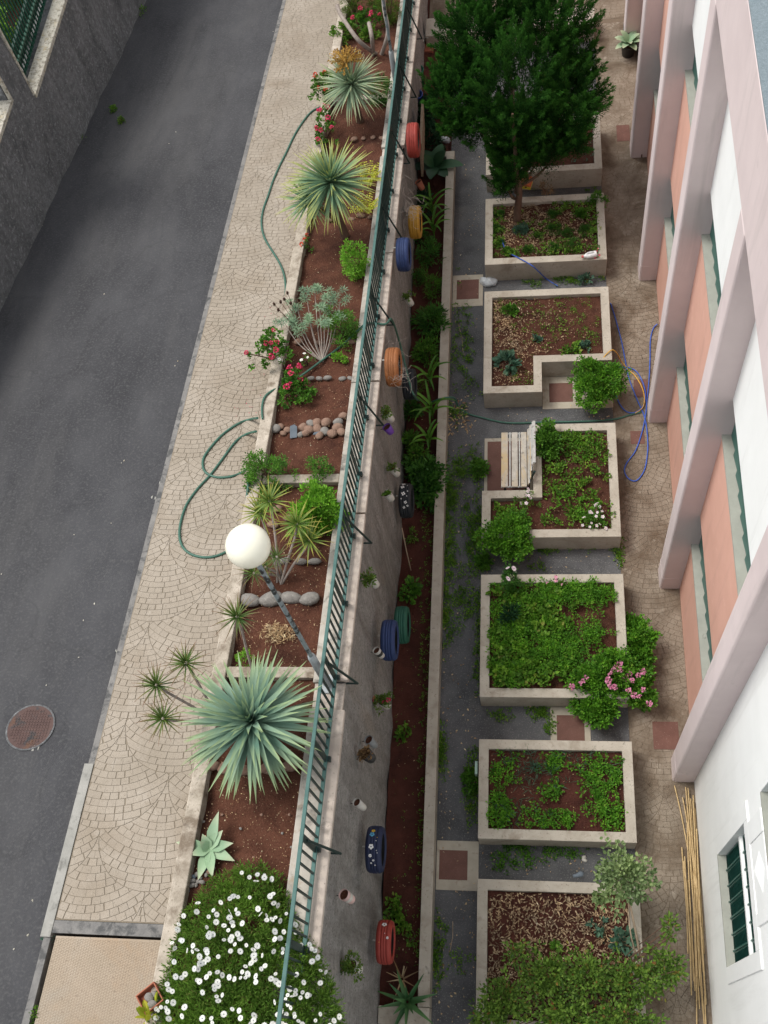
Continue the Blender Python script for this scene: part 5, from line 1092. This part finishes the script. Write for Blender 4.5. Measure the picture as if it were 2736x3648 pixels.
for (x, y, m, R, lab, fl_) in TYRES:
    w_ = .20; c = PX(x, y, -2.275 + w_ / 2 + .02); t = thing('tyre', c, lab, 'tyre', 'painted tyres on the retaining wall')
    gm = G(); gm.lathe([(r * R, z * w_) for r, z in PRF], 40, 0, 'X', closed=True); obj('casing', gm, M(m), t)
    gm = G(); gm.lathe([(R * .655, -w_ * .43), (R * .87, 0), (R * .655, w_ * .43)], 32, 0, 'X'); obj('inner_lining', gm, M('rubber'), t)
    gm = G(); gm.tube([(-w_ * .5 - .05, 0, R * .64), (w_ * .2, 0, R * .62)], .012, 6); obj('hook', gm, M('pot_white'), t)
    if fl_:
        gm = G()
        if fl_ == 'white':
            for a, xo, s in ((-.75, -.03, .034), (-.42, -.04, .034), (.05, -.02, .034), (.55, .02, .026), (.85, -.01, .022), (-.1, .05, .014), (.35, -.05, .012), (.75, .05, .018), (-.55, .04, .01), (.2, .04, .01)): flower_patch(gm, R, a, xo, s, 0, 4)
        elif fl_ == 'mixed':
            for a, xo, s, mi in ((-.70, -.01, .026, 2), (-.50, -.02, .034, 1), (.05, -.02, .034, 0), (.42, -.03, .022, 0), (.62, .01, .014, 0), (.75, -.02, .012, 0), (.85, .03, .010, 0), (-.2, .04, .007, 0), (.2, .05, .007, 0), (.3, .06, .006, 0), (-.35, .05, .006, 2)): flower_patch(gm, R, a, xo, s, mi)
        elif fl_ == 'few':
            for a, xo, s in ((.2, 0, .02), (.6, .03, .014), (-.5, -.04, .016), (-.8, 0, .012)): flower_patch(gm, R, a, xo, s, 0, 4)
        else:
            flower_patch(gm, R, -.78, 0, .036, 0); flower_patch(gm, R, -.1, .06, .018, 0); flower_patch(gm, R, .1, -.05, .006, 2); flower_patch(gm, R, -.3, .02, .006, 0)
        obj('painted_flowers', gm, [M('paint_white'), M('paint_sky'), M('paint_yellow')], t)
def pot(x, y, label, mat='pot_white', r=.070, h=.19, band=None, plant=None, tilt=.25):
    c = PX(x, y, -2.33 + r + .045); t = thing('hanging_pot', c, label, 'pot', 'small pots hung on the retaining wall'); t.rotation_euler = (-tilt * .8, -tilt * 1.6, 0)
    gm = G(); gm.lathe([(.001, -h / 2), (r * .70, -h / 2), (r * .78, -h / 2 + .01), (r, h / 2), (r * .93, h / 2), (r * .72, -h / 2 + .02)], 18); obj('cup', gm, M(mat), t)
    gm = G(); gm.disc((0, 0, h / 2 - .025), r * .92, 16); obj('soil', gm, M('soil'), t)
    if band: gm = G(); gm.lathe([(r * .885, -h * .12), (r * .965, h * .22)], 18); gm.V = [(a * 1.02, b * 1.02, c_) for a, b, c_ in gm.V]; obj('band', gm, M(band), t)
    gm = G(); gm.tube([(-r, 0, h * .3), (-r - .05, 0, h * .3)], .006, 5); obj('hook', gm, M('pot_dark'), t)
    if plant:
        m, rr, n, fl_ = plant; gm = G(); cc = crown(gm, (.02, -.02, h / 2 + rr * .2), (rr, rr, rr * .7), n, 20, .04, .034, .018, .4, 'round', .2); obj('foliage', gm, M(m), t)
        if fl_: flowers_at([Vector(v) + Vector((.02, 0, .04)) for v in cc[:fl_[0]]], 'cluster', t, .07, 'flower', fl_[1])
pot(853, 1018, 'white bottle pot with a wilted plant between the purple pot and the flowered tyre', plant=('lf_olive', .09, 8, None))
pot(841, 1072, 'white bottle pot with moss beside the flowered black tyre', h=.17, r=.066, plant=('lf_weed', .05, 6, None))
pot(806, 1257, 'clear pot with a sprawling green plant above the two stacked tyres', plant=('lf_olive', .15, 22, None))
pot(819, 1411, 'white and black cup pot with bare soil beside the blue tyre', band='pot_dark', h=.18, r=.056)
pot(832, 1520, 'pot with a red flowering geranium trailing down the wall', plant=('lf_olive', .17, 30, (3, 'petal_pink')))
pot(803, 1604, 'empty grey pot just above the brown dry one', 'grey_plastic', r=.062)
pot(796, 1633, 'dark pot full of dry brown leaves', 'pot_dark', r=.085, plant=('lf_brown', .09, 14, None))
pot(778, 1739, 'small white pot with soil between the brown pot and the navy tyre', r=.055)
pot(751, 1938, 'square white and pink pot with soil below the navy tyre', 'pot_pink', band='pot_white', r=.066)
pot(768, 2090, 'pot hidden by a round yellow-green plant near the bottom of the wall', plant=('lf_olive', .16, 26, None))
pot(884, 650, 'white pot with a small plant near the wall foot opposite the clear plastic bag', plant=('lf_olive', .10, 10, None))
pot(840, 900, 'pot with a small yellow flowering plant above the purple plastic pot', plant=('lf_olive', .11, 12, None))
pot(840, 928, 'purple plastic pot under a railing brace', 'purple_plastic', r=.07, h=.15)
pot(908, 700 - 300, 'terracotta coloured pot half hidden beside the large grey-green leaves', 'terracotta')
pot(861, 806, 'white cup pot tucked behind the orange tyre', r=.06)

# ------------------------------------------------------------------ stones in the sloping bed
def stone(x, y, r, mat, label, group, plane=PS, dh=SB, flat=.7, name='stone'):
    p = plane(x, y, dh) if plane is PS else plane(x, y, dh); gm = G(); gm.blob((0, 0, 0), (r[0], r[1], r[0] * flat), k=12, m=9, jit=.09); o = obj(name, gm, M(mat), None, p + Vector((0, 0, r[0] * flat * .45))); o.rotation_euler = (0, 0, rng.uniform(-.3, .3)); tag(o, label, 'stone', group)
row = [(597, 928, .055), (607, 922, .04), (622, 930, .045), (655, 925, .055), (668, 930, .06), (661, 937, .05), (685, 915, .055), (705, 915, .062), (702, 933, .055), (731, 913, .055), (730, 925, .06), (718, 938, .055), (690, 942, .05), (738, 935, .05), (672, 916, .05), (686, 928, .055), (742, 900, .05), (650, 940, .04), (612, 937, .035)]
row = [(x + (0 if x > 650 else 0), y, r) for x, y, r in row]
for i, (x, y, r) in enumerate(sorted(row)): stone(x, y, (r * 1.38, r * 1.22), 'stone_brown' if i % 4 else 'stone_grey', ORD[i] + ' from the left in the wide heap of round brown stones across the bed', 'round brown stones across the bed')
t = G()
for (x, y, lab, w_, h_) in ((634, 932, 'upright blue-grey slate slab in the heap of round brown stones', .13, .20), (684, 936, 'small flat grey slate piece in the heap of round brown stones', .12, .04)):
    gm = G(); gm.prism([(-w_ / 2, -h_ / 2), (w_ * .3, -h_ * .5), (w_ / 2, h_ * .3), (w_ * .2, h_ / 2), (-w_ * .3, h_ * .42)], 0, .02); o = soft(obj('slate', gm, M('slate'), None, PS(x, y, SB + .05)), .005); o.rotation_euler = (.35, .1, .2); tag(o, lab, 'stone')
def stones(lst, mat, where, group, flat=.55):
    for i, (x, y, rx, ry) in enumerate(lst): stone(x, y, (rx, ry), mat, ORD[i] + ' from the left in the row of ' + where, group, flat=flat)
stones([(541, 1299, .155, .085), (588, 1297, .17, .10), (630, 1294, .155, .09), (670, 1296, .15, .08)], 'stone_grey', 'grey stones behind the lamp pole', 'grey stones behind the lamp pole')
stones([(614, 1213, .09, .05), (650, 1215, .10, .045), (680, 1214, .09, .045)], 'stone_grey', 'grey stones below the dracaena clump', 'grey stones below the dracaenas')
stones([(450, 1655, .15, .08), (485, 1660, .09, .07), (520, 1664, .14, .08), (585, 1660, .14, .08), (630, 1655, .12, .08)], 'stone_brown', 'large stones under the largest yucca', 'stones under the largest yucca')
stones([(672, 818, .055, .04), (690, 819, .06, .035), (708, 818, .075, .035), (740, 819, .06, .04), (757, 818, .05, .035)], 'stone_grey', 'small grey stones near the hose', 'small grey stones near the hose')
stones([(645, 740, .08, .05), (690, 742, .07, .04), (725, 738, .06, .05), (760, 740, .09, .05)], 'stone_brown', 'brown stones below the euphorbia', 'brown stones below the euphorbia')
stones([(765, 302, .07, .05), (785, 300, .05, .04), (806, 298, .05, .04), (825, 300, .06, .045), (848, 298, .06, .045)], 'stone_brown', 'brown stones between the two far yuccas', 'brown stones between the far yuccas')
stones([(760, 475, .06, .04), (780, 468, .09, .05), (800, 470, .05, .04), (715, 475, .06, .05)], 'stone_brown', 'brown stones by the middle yucca', 'brown stones by the middle yucca')
stones([(590, 1135, .09, .05), (625, 1120, .08, .05), (600, 1100, .07, .05)], 'stone_brown', 'reddish stones among the dracaena stems', 'reddish stones among the dracaenas')
k = 0
peb = [(404, 1893), (412, 1888), (419, 1894), (426, 1889), (433, 1896), (402, 1902), (410, 1905), (418, 1903), (428, 1904), (400, 1912), (407, 1915), (416, 1913), (424, 1912), (398, 1922), (406, 1925), (437, 1906), (446, 1890), (452, 1884), (443, 1878), (460, 1876)]
for i, (x, y) in enumerate(peb): stone(x, y, (.030 + .008 * math.sin(i * 3), .026), ('stone_grey', 'stone_brown', 'slate', 'stone_grey')[i % 4], ORD[i] + ' pebble from the far left in the heap beside the daisy bush', 'pebbles beside the daisy bush', flat=.8, name='pebble')
for i, (x, y) in enumerate([(520, 1790), (548, 1852), (610, 1800), (565, 1760), (640 - 10, 1830), (480, 1760), (440, 1775), (655 - 30, 1760)]): stone(x, y, (.018, .015), 'stone_brown' if i % 2 else 'stone_grey', ORD[i] + ' small loose pebble on the bare soil right of the pale agave, counted outward', 'loose pebbles by the agave', name='pebble')
chips('leaf_litter', [(400, 1880), (640, 1880), (905, 0), (720, 0)], SB + .02, 'tiny pale bits of dry leaf and grit scattered over the sloping red soil', 2600, 'litter', .018, .010, PS, .008, cat='litter')
chips('dry_plant_heap', [(565, 1350), (640, 1345), (640, 1395), (560, 1395)], SB + .03, 'heap of dry brown plant remains on the soil beside the lamp pole', 420, 'litter', .075, .010, PS, .06, blobs=[(602, 1368, 28, 16, 1)], cat='dry plant heap')
chips('leaf_litter', [(970, 330), (1035, 330), (1030, 1000), (1025, 2212), (925, 2212), (960, 1000)], .006, 'dry brown leaves and twigs scattered over the dark gravel path', 330, 'litter', .045, .022, P, .01, cat='litter')
chips('leaf_litter', [(1100, 865), (1330, 880), (1330, 912), (1080, 920)], .006, 'dry leaf bits on the gravel beyond the bench planter', 30, 'litter', .04, .02, P, .01, cat='litter')
chips('leaf_litter', [(1040, 1180), (1345, 1170), (1345, 1238), (1040, 1238)], .006, 'dry leaf bits in the gap beyond the herb planter', 30, 'litter', .04, .018, P, .01, cat='litter')
chips('leaf_litter', [(1040, 1825), (1280, 1830), (1280, 1890), (1040, 1888)], .006, 'dry leaf bits in the gap beyond the nearest planter', 36, 'litter', .04, .018, P, .01, cat='litter')
chips('leaf_litter', [(870, 900), (950, 900), (905, 2080), (845, 2080)], .12, 'small dry bits on the dark red soil strip', 240, 'litter', .03, .010, P, .01, cat='litter')
chips('twigs', [(965, 880), (1010, 850), (1020, 930), (970, 940)], .01, 'small drift of brown leaves and twigs where the hose lies on the gravel', 90, 'litter', .09, .02, P, .03, cat='litter')
for poly_, lab in (([(1066, 443), (1290, 437), (1293, 552), (1064, 558)], 'dry bits on the soil of the conifer planter'), (C3, 'dry bits on the soil of the notched planter'), (C4, 'dry bits on the soil of the bench planter'), (C6, 'dry bits on the soil of the striped planter')): chips('leaf_litter', poly_, PZ + .01, lab, 260, 'litter', .026, .010, P, .01, cat='litter')
chips('petals', [(590, 640), (640, 640), (560, 900), (480, 900)], -.30, 'fallen pink petals on the sidewalk beside the geraniums', 50, 'petal_pink', .016, .012, PS, .004, cat='petals')
# pale crumbs on the road
gm = G()
for (x, y) in [(92, 487), (225, 575 + 60), (378, 790), (384, 780), (268, 1775 - 780), (262, 1000), (140, 1990), (60, 2020), (300, 2060 - 300), (253, 1408), (170, 1460 - 40), (160, 1155), (204, 1304), (3, 1240), (180, 1340), (70, 1945), (232, 1920), (350, 1050), (215, 1700), (100, 1480), (365, 310), (380, 285), (590, 68), (500, 470), (430, 760), (330, 1290), (30, 2090 - 40), (240, 1130)]:
    p = PS(x, y, -.447); gm.blob(tuple(p), (rng.uniform(.007, .015), rng.uniform(.007, .015), .004), k=6, m=4, jit=.3)
tag(obj('road_grit', gm, M('left_coping')), 'small pale crumbs of grit scattered on the asphalt', 'grit', None, 'stuff')
gm = G()
for (x, y, n) in ((378, 985, 22), (345, 1090, 26), (330, 1180, 10), (70, 1612, 16), (255, 1410, 5)):
    for k in range(n):
        p = PS(x + rng.normal(0, 6), y + rng.normal(0, 16 if n > 20 else 7), -.446); gm.blob(tuple(p), (rng.uniform(.010, .03), rng.uniform(.01, .03), .004), k=6, m=4, jit=.3)
tag(obj('spilled_mortar', gm, M('kerb_light')), 'pale crusts of spilled mortar along the kerb and manhole', 'mortar', None, 'stuff')

# ------------------------------------------------------------------ manhole in the road
mc = PS(66, 1571, -.447); t = thing('manhole_cover', mc, 'round rust-brown iron manhole cover in the asphalt', 'manhole cover'); slope = math.atan(-GS)
t.rotation_euler = (slope, 0, 0)
gm = G(); gm.lathe([(.308, 0), (.325, .004), (.325, .008), (.306, .009), (.30, .006)], 40); obj('rim', gm, M('left_wall'), t)
gm = G(); gm.disc((0, 0, .007), .302, 40)
for i in range(-7, 8):
    for j in range(-7, 8):
        x, y = i * .038, j * .038
        if x * x + y * y < .26 ** 2: gm.box((x - .012, y - .012, .007), (x + .012, y + .012, .012))
obj('plate', gm, M('manhole_iron'), t)

# ------------------------------------------------------------------ bench
t = thing('bench', (-.36, 9.34, 0), 'weathered slatted bench with peeling white paint over yellow wood', 'bench')
y0, y1 = -.54, .545; xa = -.618 + .36
for k, (a, b) in enumerate(((0, .115), (.135, .165), (.180, .285), (.302, .328), (.340, .440))):
    gm = G(); gm.box((xa + a, y0, .425), (xa + b, y1, .452)); soft(obj('seat_slat', gm, M('bench_paint' if b - a > .05 else 'bench_white'), t), .006)
for y in (y0 - .001, y1 - .028):
    gm = G(); gm.box((xa - .004, y, .412), (xa + .445, y + .03, .4245)); soft(obj('seat_rail', gm, M('bench_white'), t), .004)
for k in range(5):
    z = .49 + k * .062; x = xa + .452 + k * .020; cut = .12 + .05 * (k - 2) if k > 2 else (.05 if k > 1 else 0)
    gm = G(); gm.box((x, y0 + cut, z), (x + .022, y1, z + (.060 if k % 2 == 0 else .03))); soft(obj('back_slat', gm, M('bench_paint' if k % 2 == 0 and k < 4 else 'bench_white'), t), .005)
gm = G(); gm.box((xa + .545, y0 + .26, .800), (xa + .595, y1, .826)); soft(obj('top_rail', gm, M('bench_white'), t), .006)
for y in (y0 + .10, y1 - .12):
    gm = G(); gm.tube([(xa + .06, y, 0), (xa + .06, y, .42)], .022, 8); obj('leg', gm, M('rail_dark'), t)
    gm = G(); gm.tube([(xa + .40, y, 0), (xa + .475, y, .42), (xa + .572, y, .80)], .022, 8); obj('leg', gm, M('rail_dark'), t)

# ------------------------------------------------------------------ hoses
def hose(name, pts, r, mat, label, group=None):
    gm = G(); gm.tube(smooth_curve(pts, 9), r, 7); return tag(obj(name, gm, M(mat)), label, 'hose', group)
SWZ = -.295
S = lambda *q: [PS(x, y, SWZ) for x, y in q]
hose('hose', S((715, 222), (690, 232), (668, 246), (640, 285), (618, 330), (603, 360), (590, 390), (580, 420), (568, 455), (565, 485), (572, 515), (590, 545), (605, 570), (614, 595), (617, 620), (617, 650)) + [PS(630, 690, .0)], .019, 'hose_green', 'green hose winding along the far part of the sidewalk beside the yuccas')
hose('hose', [PS(556, 903, .01)] + S((540, 906), (515, 915), (485, 935), (462, 958), (442, 985), (438, 1005), (446, 1022), (470, 1031), (500, 1029), (522, 1021)) + [PS(535, 1012, .01)], .019, 'hose_green', 'green hose making the small upper loop on the sidewalk')
hose('hose', [PS(553, 932, .01)] + S((532, 938), (508, 955), (480, 992), (455, 1025), (425, 1058), (402, 1092), (390, 1130), (388, 1160), (396, 1183), (415, 1198), (445, 1204), (475, 1198), (505, 1180), (520, 1150)) + [PS(535, 1060, .02), PS(535, 1040, .02)], .019, 'hose_green', 'green hose making the large lower loop on the sidewalk near the lamp globe')
hose('hose', [PS(567, 905, .02), PS(566, 880, .02), PS(572, 858, .02), PS(590, 843, .0), PS(625, 828, SB + .03), PS(660, 805, SB + .03), PS(700, 775, SB + .03), PS(740, 745, SB + .03), PS(775, 712, .02), PS(795, 698, .03), PS(832, 700, .03), PS(846, 690, .02)] + [PX(862, 735, -2.20), PX(872, 775, -2.15), PX(885, 830, -2.05), PX(895, 855, -1.95), P(905, 866, .14), P(925, 870, .16), P(950, 862, .37), P(972, 858, .38), P(983, 862, .25), P(990, 878, .02), P(1010, 893, .02), P(1045, 903, .02), P(1085, 912, .02), P(1120, 914, .02), P(1180, 912, .02), P(1240, 911, .02), P(1290, 909, .02), P(1330, 905, .02), P(1362, 896, .02), P(1385, 890, .02)], .017, 'hose_green', 'long green hose crossing the bed, the wall and the gravel to the tan path')
hose('hose', [P(1084, 513, PZ + .03), P(1088, 530, PZ + .03), P(1098, 545, PZ + .04), P(1118, 556, PH + .02), P(1140, 568, PH + .02), P(1152, 576, PH + .01), P(1165, 588, .3), P(1180, 602, .02), P(1205, 618, .02)], .011, 'hose_blue', 'blue hose lying across the conifer planter and down into the gap')
hose('hose', [P(1319, 655, .02), P(1330, 690, .02), P(1342, 735, .02), P(1350, 775, .02), P(1358, 815, .02), P(1375, 860, .02), P(1392, 900, .02), P(1398, 935, .02), P(1399, 975, .02), P(1392, 1015, .02), P(1375, 1038, .02), P(1358, 1034, .02), P(1349, 1018, .02), P(1354, 1000, .02), P(1372, 975, .02), P(1385, 940, .02), P(1394, 900, .03), P(1398, 860, .02), P(1402, 820, .02), P(1404, 780, .02), P(1405, 735, .02), P(1411, 710, .02), P(1420, 700, .05)], .011, 'hose_blue', 'blue hose with a long loop lying on the tan path beside the building')
hose('hose', [P(1330, 852, .02), P(1340, 875, .02), P(1355, 890, .02), P(1375, 890, .03), P(1390, 875, .04), P(1394, 850, .04), P(1388, 825, .03), P(1375, 803, .03), P(1358, 794, .03), P(1338, 795, .02)], .011, 'hose_blue', 'short blue hose ring beside the leafy bush on the tan path')
hose('hose', [P(1300, 778, PZ + .05), P(1310, 765, PH + .02), P(1322, 756, PH + .02), P(1332, 762, .4), P(1342, 780, .12), P(1356, 797, .02), P(1372, 812, .03), P(1386, 835, .04), P(1392, 860, .05), P(1388, 880, .04), P(1372, 893, .03)], .010, 'hose_yellow', 'orange-yellow hose coming over the planter rim onto the tan path')

# ------------------------------------------------------------------ loose things in the court
# white jug on the rim
t = thing('jug', P(1274, 551, PH + .062), 'white plastic jug with a red cap lying on the rim of the conifer planter', 'jug'); t.rotation_euler = (0, math.radians(-90), math.radians(12))
gm = G(); gm.lathe([(.001, -.13), (.055, -.13), (.06, -.11), (.06, .03), (.045, .075), (.022, .10), (.02, .125), (.001, .125)], 16); obj('body', gm, M('jug_white'), t)
gm = G(); gm.lathe([(.024, .12), (.024, .155), (.001, .157)], 12); obj('cap', gm, M('jug_cap'), t)
gm = G(); gm.tube(smooth_curve([(.055, 0, -.08), (.085, 0, -.04), (.08, 0, .03), (.04, 0, .07)], 4), .010, 7); obj('handle', gm, M('jug_white'), t)
bush('pink_flower_sprig', P(1291, 553, PH), (.05, .07, .08), 'tiny pink flower sprig on the rim beside the white jug', 'flowering plant', 'lf_mid', 5, 8, .03, .03, .02, flowers=(4, 'simple', 'petal_pink', .04), stems=2)
# birdhouse on the conifer
t = thing('birdhouse', P(1139, 394, 1.0), 'small yellow and orange wooden birdhouse hanging under the conifer crown', 'birdhouse'); t.rotation_euler = (.2, 0, -.3)
gm = G(); gm.prism([(-.10, -.09), (.08, -.09), (.08, .08), (-.10, .08)], -.10, .03); soft(obj('box', gm, M('box_yellow'), t), .004)
gm = G(); gm.add([(-.12, -.11, .032), (.10, -.11, .032), (.10, .10, .032), (-.12, .10, .032), (-.01, -.11, .14), (-.01, .10, .14)], [(0, 1, 4), (3, 5, 2), (0, 4, 5, 3), (1, 2, 5, 4), (0, 3, 2, 1)]); obj('roof', gm, M('box_orange'), t)
gm = G(); gm.lathe([(.022, -.0905), (.001, -.092)], 12, 0, 'X'); gm.V = [(z, x, y) for x, y, z in [(v[0], v[1], v[2]) for v in gm.V]]; gm.V = [(a - .01, -.0915, b - .03) for a, c, b in [(v[0], v[1], v[2]) for v in gm.V]]; obj('hole', gm, M('cord_black'), t)
# clear bag
gm = G(); gm.blob((0, 0, .05), (.17, .13, .07), k=22, m=12, jit=.13)
gm.V = [(x + .012 * math.sin(40 * y), y + .012 * math.sin(37 * x), z + .010 * math.sin(50 * x + 30 * y)) for x, y, z in gm.V]
bm = N('bag_film'); bm.b.inputs['Base Color'].default_value = (.75, .80, .84, 1); bm.b.inputs['Roughness'].default_value = .15; bm.b.inputs['Alpha'].default_value = .55; MATS['bag_film'] = bm.m
o = obj('plastic_bag', gm, M('bag_film'), None, P(1055, 612, 0)); tag(o, 'crumpled clear plastic bag on the gravel by the notched planter', 'plastic bag')
gm = G(); gm.blob((0, 0, .04), (.13, .11, .07), k=18, m=10, jit=.3); o = obj('plastic_bag', gm, M('bag_film'), None, P(958, 305, .05)); tag(o, 'torn pale plastic bag behind the far corner of the curb', 'plastic bag')
gm = G(); gm.prism([(-.02, -.10), (.02, -.10), (.02, .10), (-.02, .10)], 0, .30); o = soft(obj('marker_board', gm, plain('mint', (.45, .62, .52)), None, P(1031, 1668, 0)), .004); tag(o, 'small pale green board leaning on the left wall of the striped planter', 'board')
# black coat of paper near the nearest planter
for (x, y, m, lab, s) in ((1250, 1890, 'slate', 'dark crumpled scrap on the far rim of the nearest planter', .07), (1262, 1855, 'pot_white', 'white crumpled scrap in the gap beyond the nearest planter', .05), (1143, 1945 - 420, 'litter', 'pale dry scrap beside the herb planter wall', .03)):
    gm = G(); gm.blob((0, 0, 0), (s, s * .7, s * .4), k=10, m=6, jit=.45); o = obj('scrap', gm, M(m), None, P(x, y, (PH if 'rim' in lab else 0) + s * .3)); tag(o, lab, 'scrap')
# potted plant near the far pilaster
t = thing('potted_plant', P(1356, 118, 0), 'silver-leaved plant in a black pot beside the far pilasters', 'potted plant')
gm = G(); gm.lathe([(.001, 0), (.12, 0), (.155, .26), (.165, .26), (.165, .28), (.14, .28), (.13, .2)], 22); obj('pot', gm, M('pot_dark'), t)
gm = G(); gm.disc((0, 0, .24), .14, 18); obj('soil', gm, M('soil'), t)
gm = G(); ap = lambda q: max(.05, math.sin(math.pi * min(1, q * .9 + .08)) ** .7)
for k in range(13): gm.blade((0, 0, .27), k * 2.4, 1.1 - .06 * k, .34, .15, 1.0, 6, .15, 0, ap)
obj('leaves', gm, M('lf_agave'), t)
# pole leaning in the pilaster corner
gm = G(); a = PX(1392, 205, 2.20); b_ = P(1386, 340, .03); gm.tube([b_, (Vector(a) + b_) / 2 + Vector((.01, 0, 0)), a], .014, 6); tag(obj('leaning_pole', gm, M('bark')), 'thin brown pole leaning in the corner of a far pilaster', 'pole')
gm = G(); gm.tube([P(1394, 330, .03), PX(1400, 230, 2.24)], .012, 6); tag(obj('leaning_pole', gm, M('driftwood')), 'short broom-like stick leaning beside the thin brown pole', 'pole')

# bamboo canes on the ground along the white wall
canes = [((1457, 1697), (1500, 1900)), ((1473, 1722), (1505, 1880)), ((1480, 1700), (1512, 1990)), ((1486, 1702), (1516, 2030)), ((1498, 1718), (1520, 2060)), ((1474, 1830), (1487, 2060)), ((1492, 1725), (1507, 2110)), ((1496, 1730), (1513, 2130)), ((1500, 1745), (1518, 2100)), ((1484, 1780), (1500, 2140)), ((1488, 1770), (1504, 2080)), ((1480, 1850), (1494, 2150)), ((1490, 1800), (1508, 2160)), ((1494, 1810), (1512, 2180)), ((1500, 1830), (1521, 2212)), ((1504, 1790), (1524, 2170)), ((1485, 1900), (1497, 2120)), ((1498, 1900), (1505, 2230)), ((1508, 1900), (1527, 2240)), ((1476, 1860), (1490, 2000)), ((1483, 1740), (1499, 1960)), ((1503, 1950), (1518, 2190))]
for i, ((xa_, ya_), (xb_, yb_)) in enumerate(canes):
    z = .015 + .018 * (i % 4); a = P(xa_, ya_, z); b_ = P(xb_, yb_, z + .01); a.x = min(a.x, 2.265); b_.x = min(b_.x, 2.26); gm = G(); n = 14; pts = []; rr = []
    for k in range(n + 1):
        q = k / n; p = a.lerp(b_, q) + Vector((.008 * math.sin(q * 5 + i), 0, .006 * math.sin(q * 7 + i * 2))); pts += [p - a]; rr.append(.0095 + (.0025 if k % 2 else 0))
    gm.tube(pts, rr, 6); o = obj('bamboo_cane', gm, M('cane'), None, a); tag(o, 'long dry bamboo cane lying in the bundle along the foot of the white wall', 'bamboo cane', 'bamboo canes along the white wall')
# junk at the far end of the soil strip
for (x, y, mat, lab, r) in ((905, 130 + 62, 'green_plastic', 'dark green plastic tub at the far end of the soil strip', .15), (905, 245, 'blue_plastic', 'blue plastic drum standing against the wall at the far end of the soil strip', .13)):
    gm = G(); gm.lathe([(.001, 0), (r * .85, 0), (r, .5), (r * 1.05, .5), (r * 1.05, .53), (r * .92, .53), (r * .8, .05), (.001, .05)], 24); o = obj('plastic_tub', gm, M(mat), None, P(x, y, .05)); tag(o, lab, 'tub')
for i, (a, b_, lab) in enumerate((((915, 62), (938, 90), 'white stick among the junk at the far end of the soil strip, the right one'), ((903, 80), (925, 82), 'white stick lying level among the junk at the far end of the soil strip'), ((917, 75), (914, 90), 'short white stick standing among the junk at the far end of the soil strip'))):
    gm = G(); gm.tube([P(a[0], a[1] + (28 if i == 0 else 0), .15), P(b_[0], b_[1] - (24 if i == 0 else 0), .5)], .012, 6); tag(obj('white_stick', gm, M('pot_white')), lab, 'stick', 'white sticks in the junk')
gm = G(); gm.box((-.05, -.55, 0), (.0, .55, .9)); o = soft(obj('plank', gm, M('driftwood'), None, PX(897, 190, -2.22)), .006); o.location.z = .35; o.rotation_euler = (0, .06, 0); tag(o, 'weathered board leaning upright against the wall at the far end', 'board')
gm = G(); gm.prism([(-.12, -.12), (.12, -.12), (.12, .12), (-.12, .12)], 0, .10); o = soft(obj('wooden_block', gm, M('terracotta'), None, P(925, 110, .1)), .01); tag(o, 'reddish block among the junk at the far end of the soil strip', 'block')
# box of stones at the bottom of the sloping bed
bc = PS(331, 2160, -.03); t = thing('stone_box', bc, 'small square terracotta box holding grey stones on the low wall at the bottom', 'planter box'); t.rotation_euler = (-.18, 0, .7)
gm = G(); w_ = .115
for a in ((-w_, -w_, w_, -w_ + .014), (-w_, w_ - .014, w_, w_), (-w_, -w_ + .0145, -w_ + .014, w_ - .0145), (w_ - .014, -w_ + .0145, w_, w_ - .0145)): gm.box((a[0], a[1], 0), (a[2], a[3], .10))
gm.box((-w_ + .0142, -w_ + .0142, .0), (w_ - .0142, w_ - .0142, .02)); soft(obj('box', gm, M('terracotta'), t), .004)
for i, (x, y, z, r) in enumerate(((-.02, .02, .085, .055), (.03, -.04, .10, .05), (.03, .05, .07, .04))): gm = G(); gm.blob((0, 0, 0), (r, r * .8, r * .6), k=12, m=8); o = obj('grey_stone', gm, M('stone_grey'), None, bc + Vector((x, y, z))); tag(o, ('rear left', 'front', 'rear right')[i] + ' smooth grey stone in the small terracotta box', 'stone', 'stones in the terracotta box')
# dry hanging vines on the railing
gs = G(); rv = Vector(PS(850, 790, .0))
for k in range(26):
    p = PS(848 + rng.normal(0, 8), 790 + rng.normal(0, 26), .05); pts = [p]
    for q in range(3): p = p + Vector((rng.uniform(-.02, .12), rng.normal(0, .09), rng.uniform(-.08, .04))); pts.append(p)
    gs.tube(smooth_curve(pts, 3), .0022, 4)
tag(obj('dry_vine', gs, M('stem_grey')), 'tangle of dry pale vine over the coping above the orange tyre', 'dry vine')
gs = G()
for k in range(26):
    p = PS(880 + rng.normal(0, 8), 440 + rng.normal(0, 26), .05); pts = [p]
    for q in range(3): p = p + Vector((rng.uniform(-.02, .14), rng.normal(0, .09), rng.uniform(-.12, .02))); pts.append(p)
    gs.tube(smooth_curve(pts, 3), .0022, 4)
tag(obj('dry_vine', gs, M('stem_grey')), 'tangle of dry pale vine over the coping above the yellow tyre', 'dry vine')
gs = G()
gs.tube([PX(868, 1140, -2.2), PX(878, 1190, -2.15), P(888, 1232, .14)], .009, 5); tag(obj('dry_stalk', gs, M('driftwood')), 'long dry stalk leaning on the wall between the flowered black tyre and the green tyre', 'dry stalk')
for (x0, y0, x1, y1, lab) in ((978, 1990, 972, 2055, 'thin dry twig on the gravel left of the nearest planter'), (990, 700, 1000, 760, 'thin dry twig on the gravel left of the notched planter')):
    gs = G(); gs.tube([P(x0, y0, .01), P((x0 + x1) / 2 + 3, (y0 + y1) / 2, .015), P(x1, y1, .01)], .006, 5); tag(obj('twig', gs, M('driftwood')), lab, 'twig')
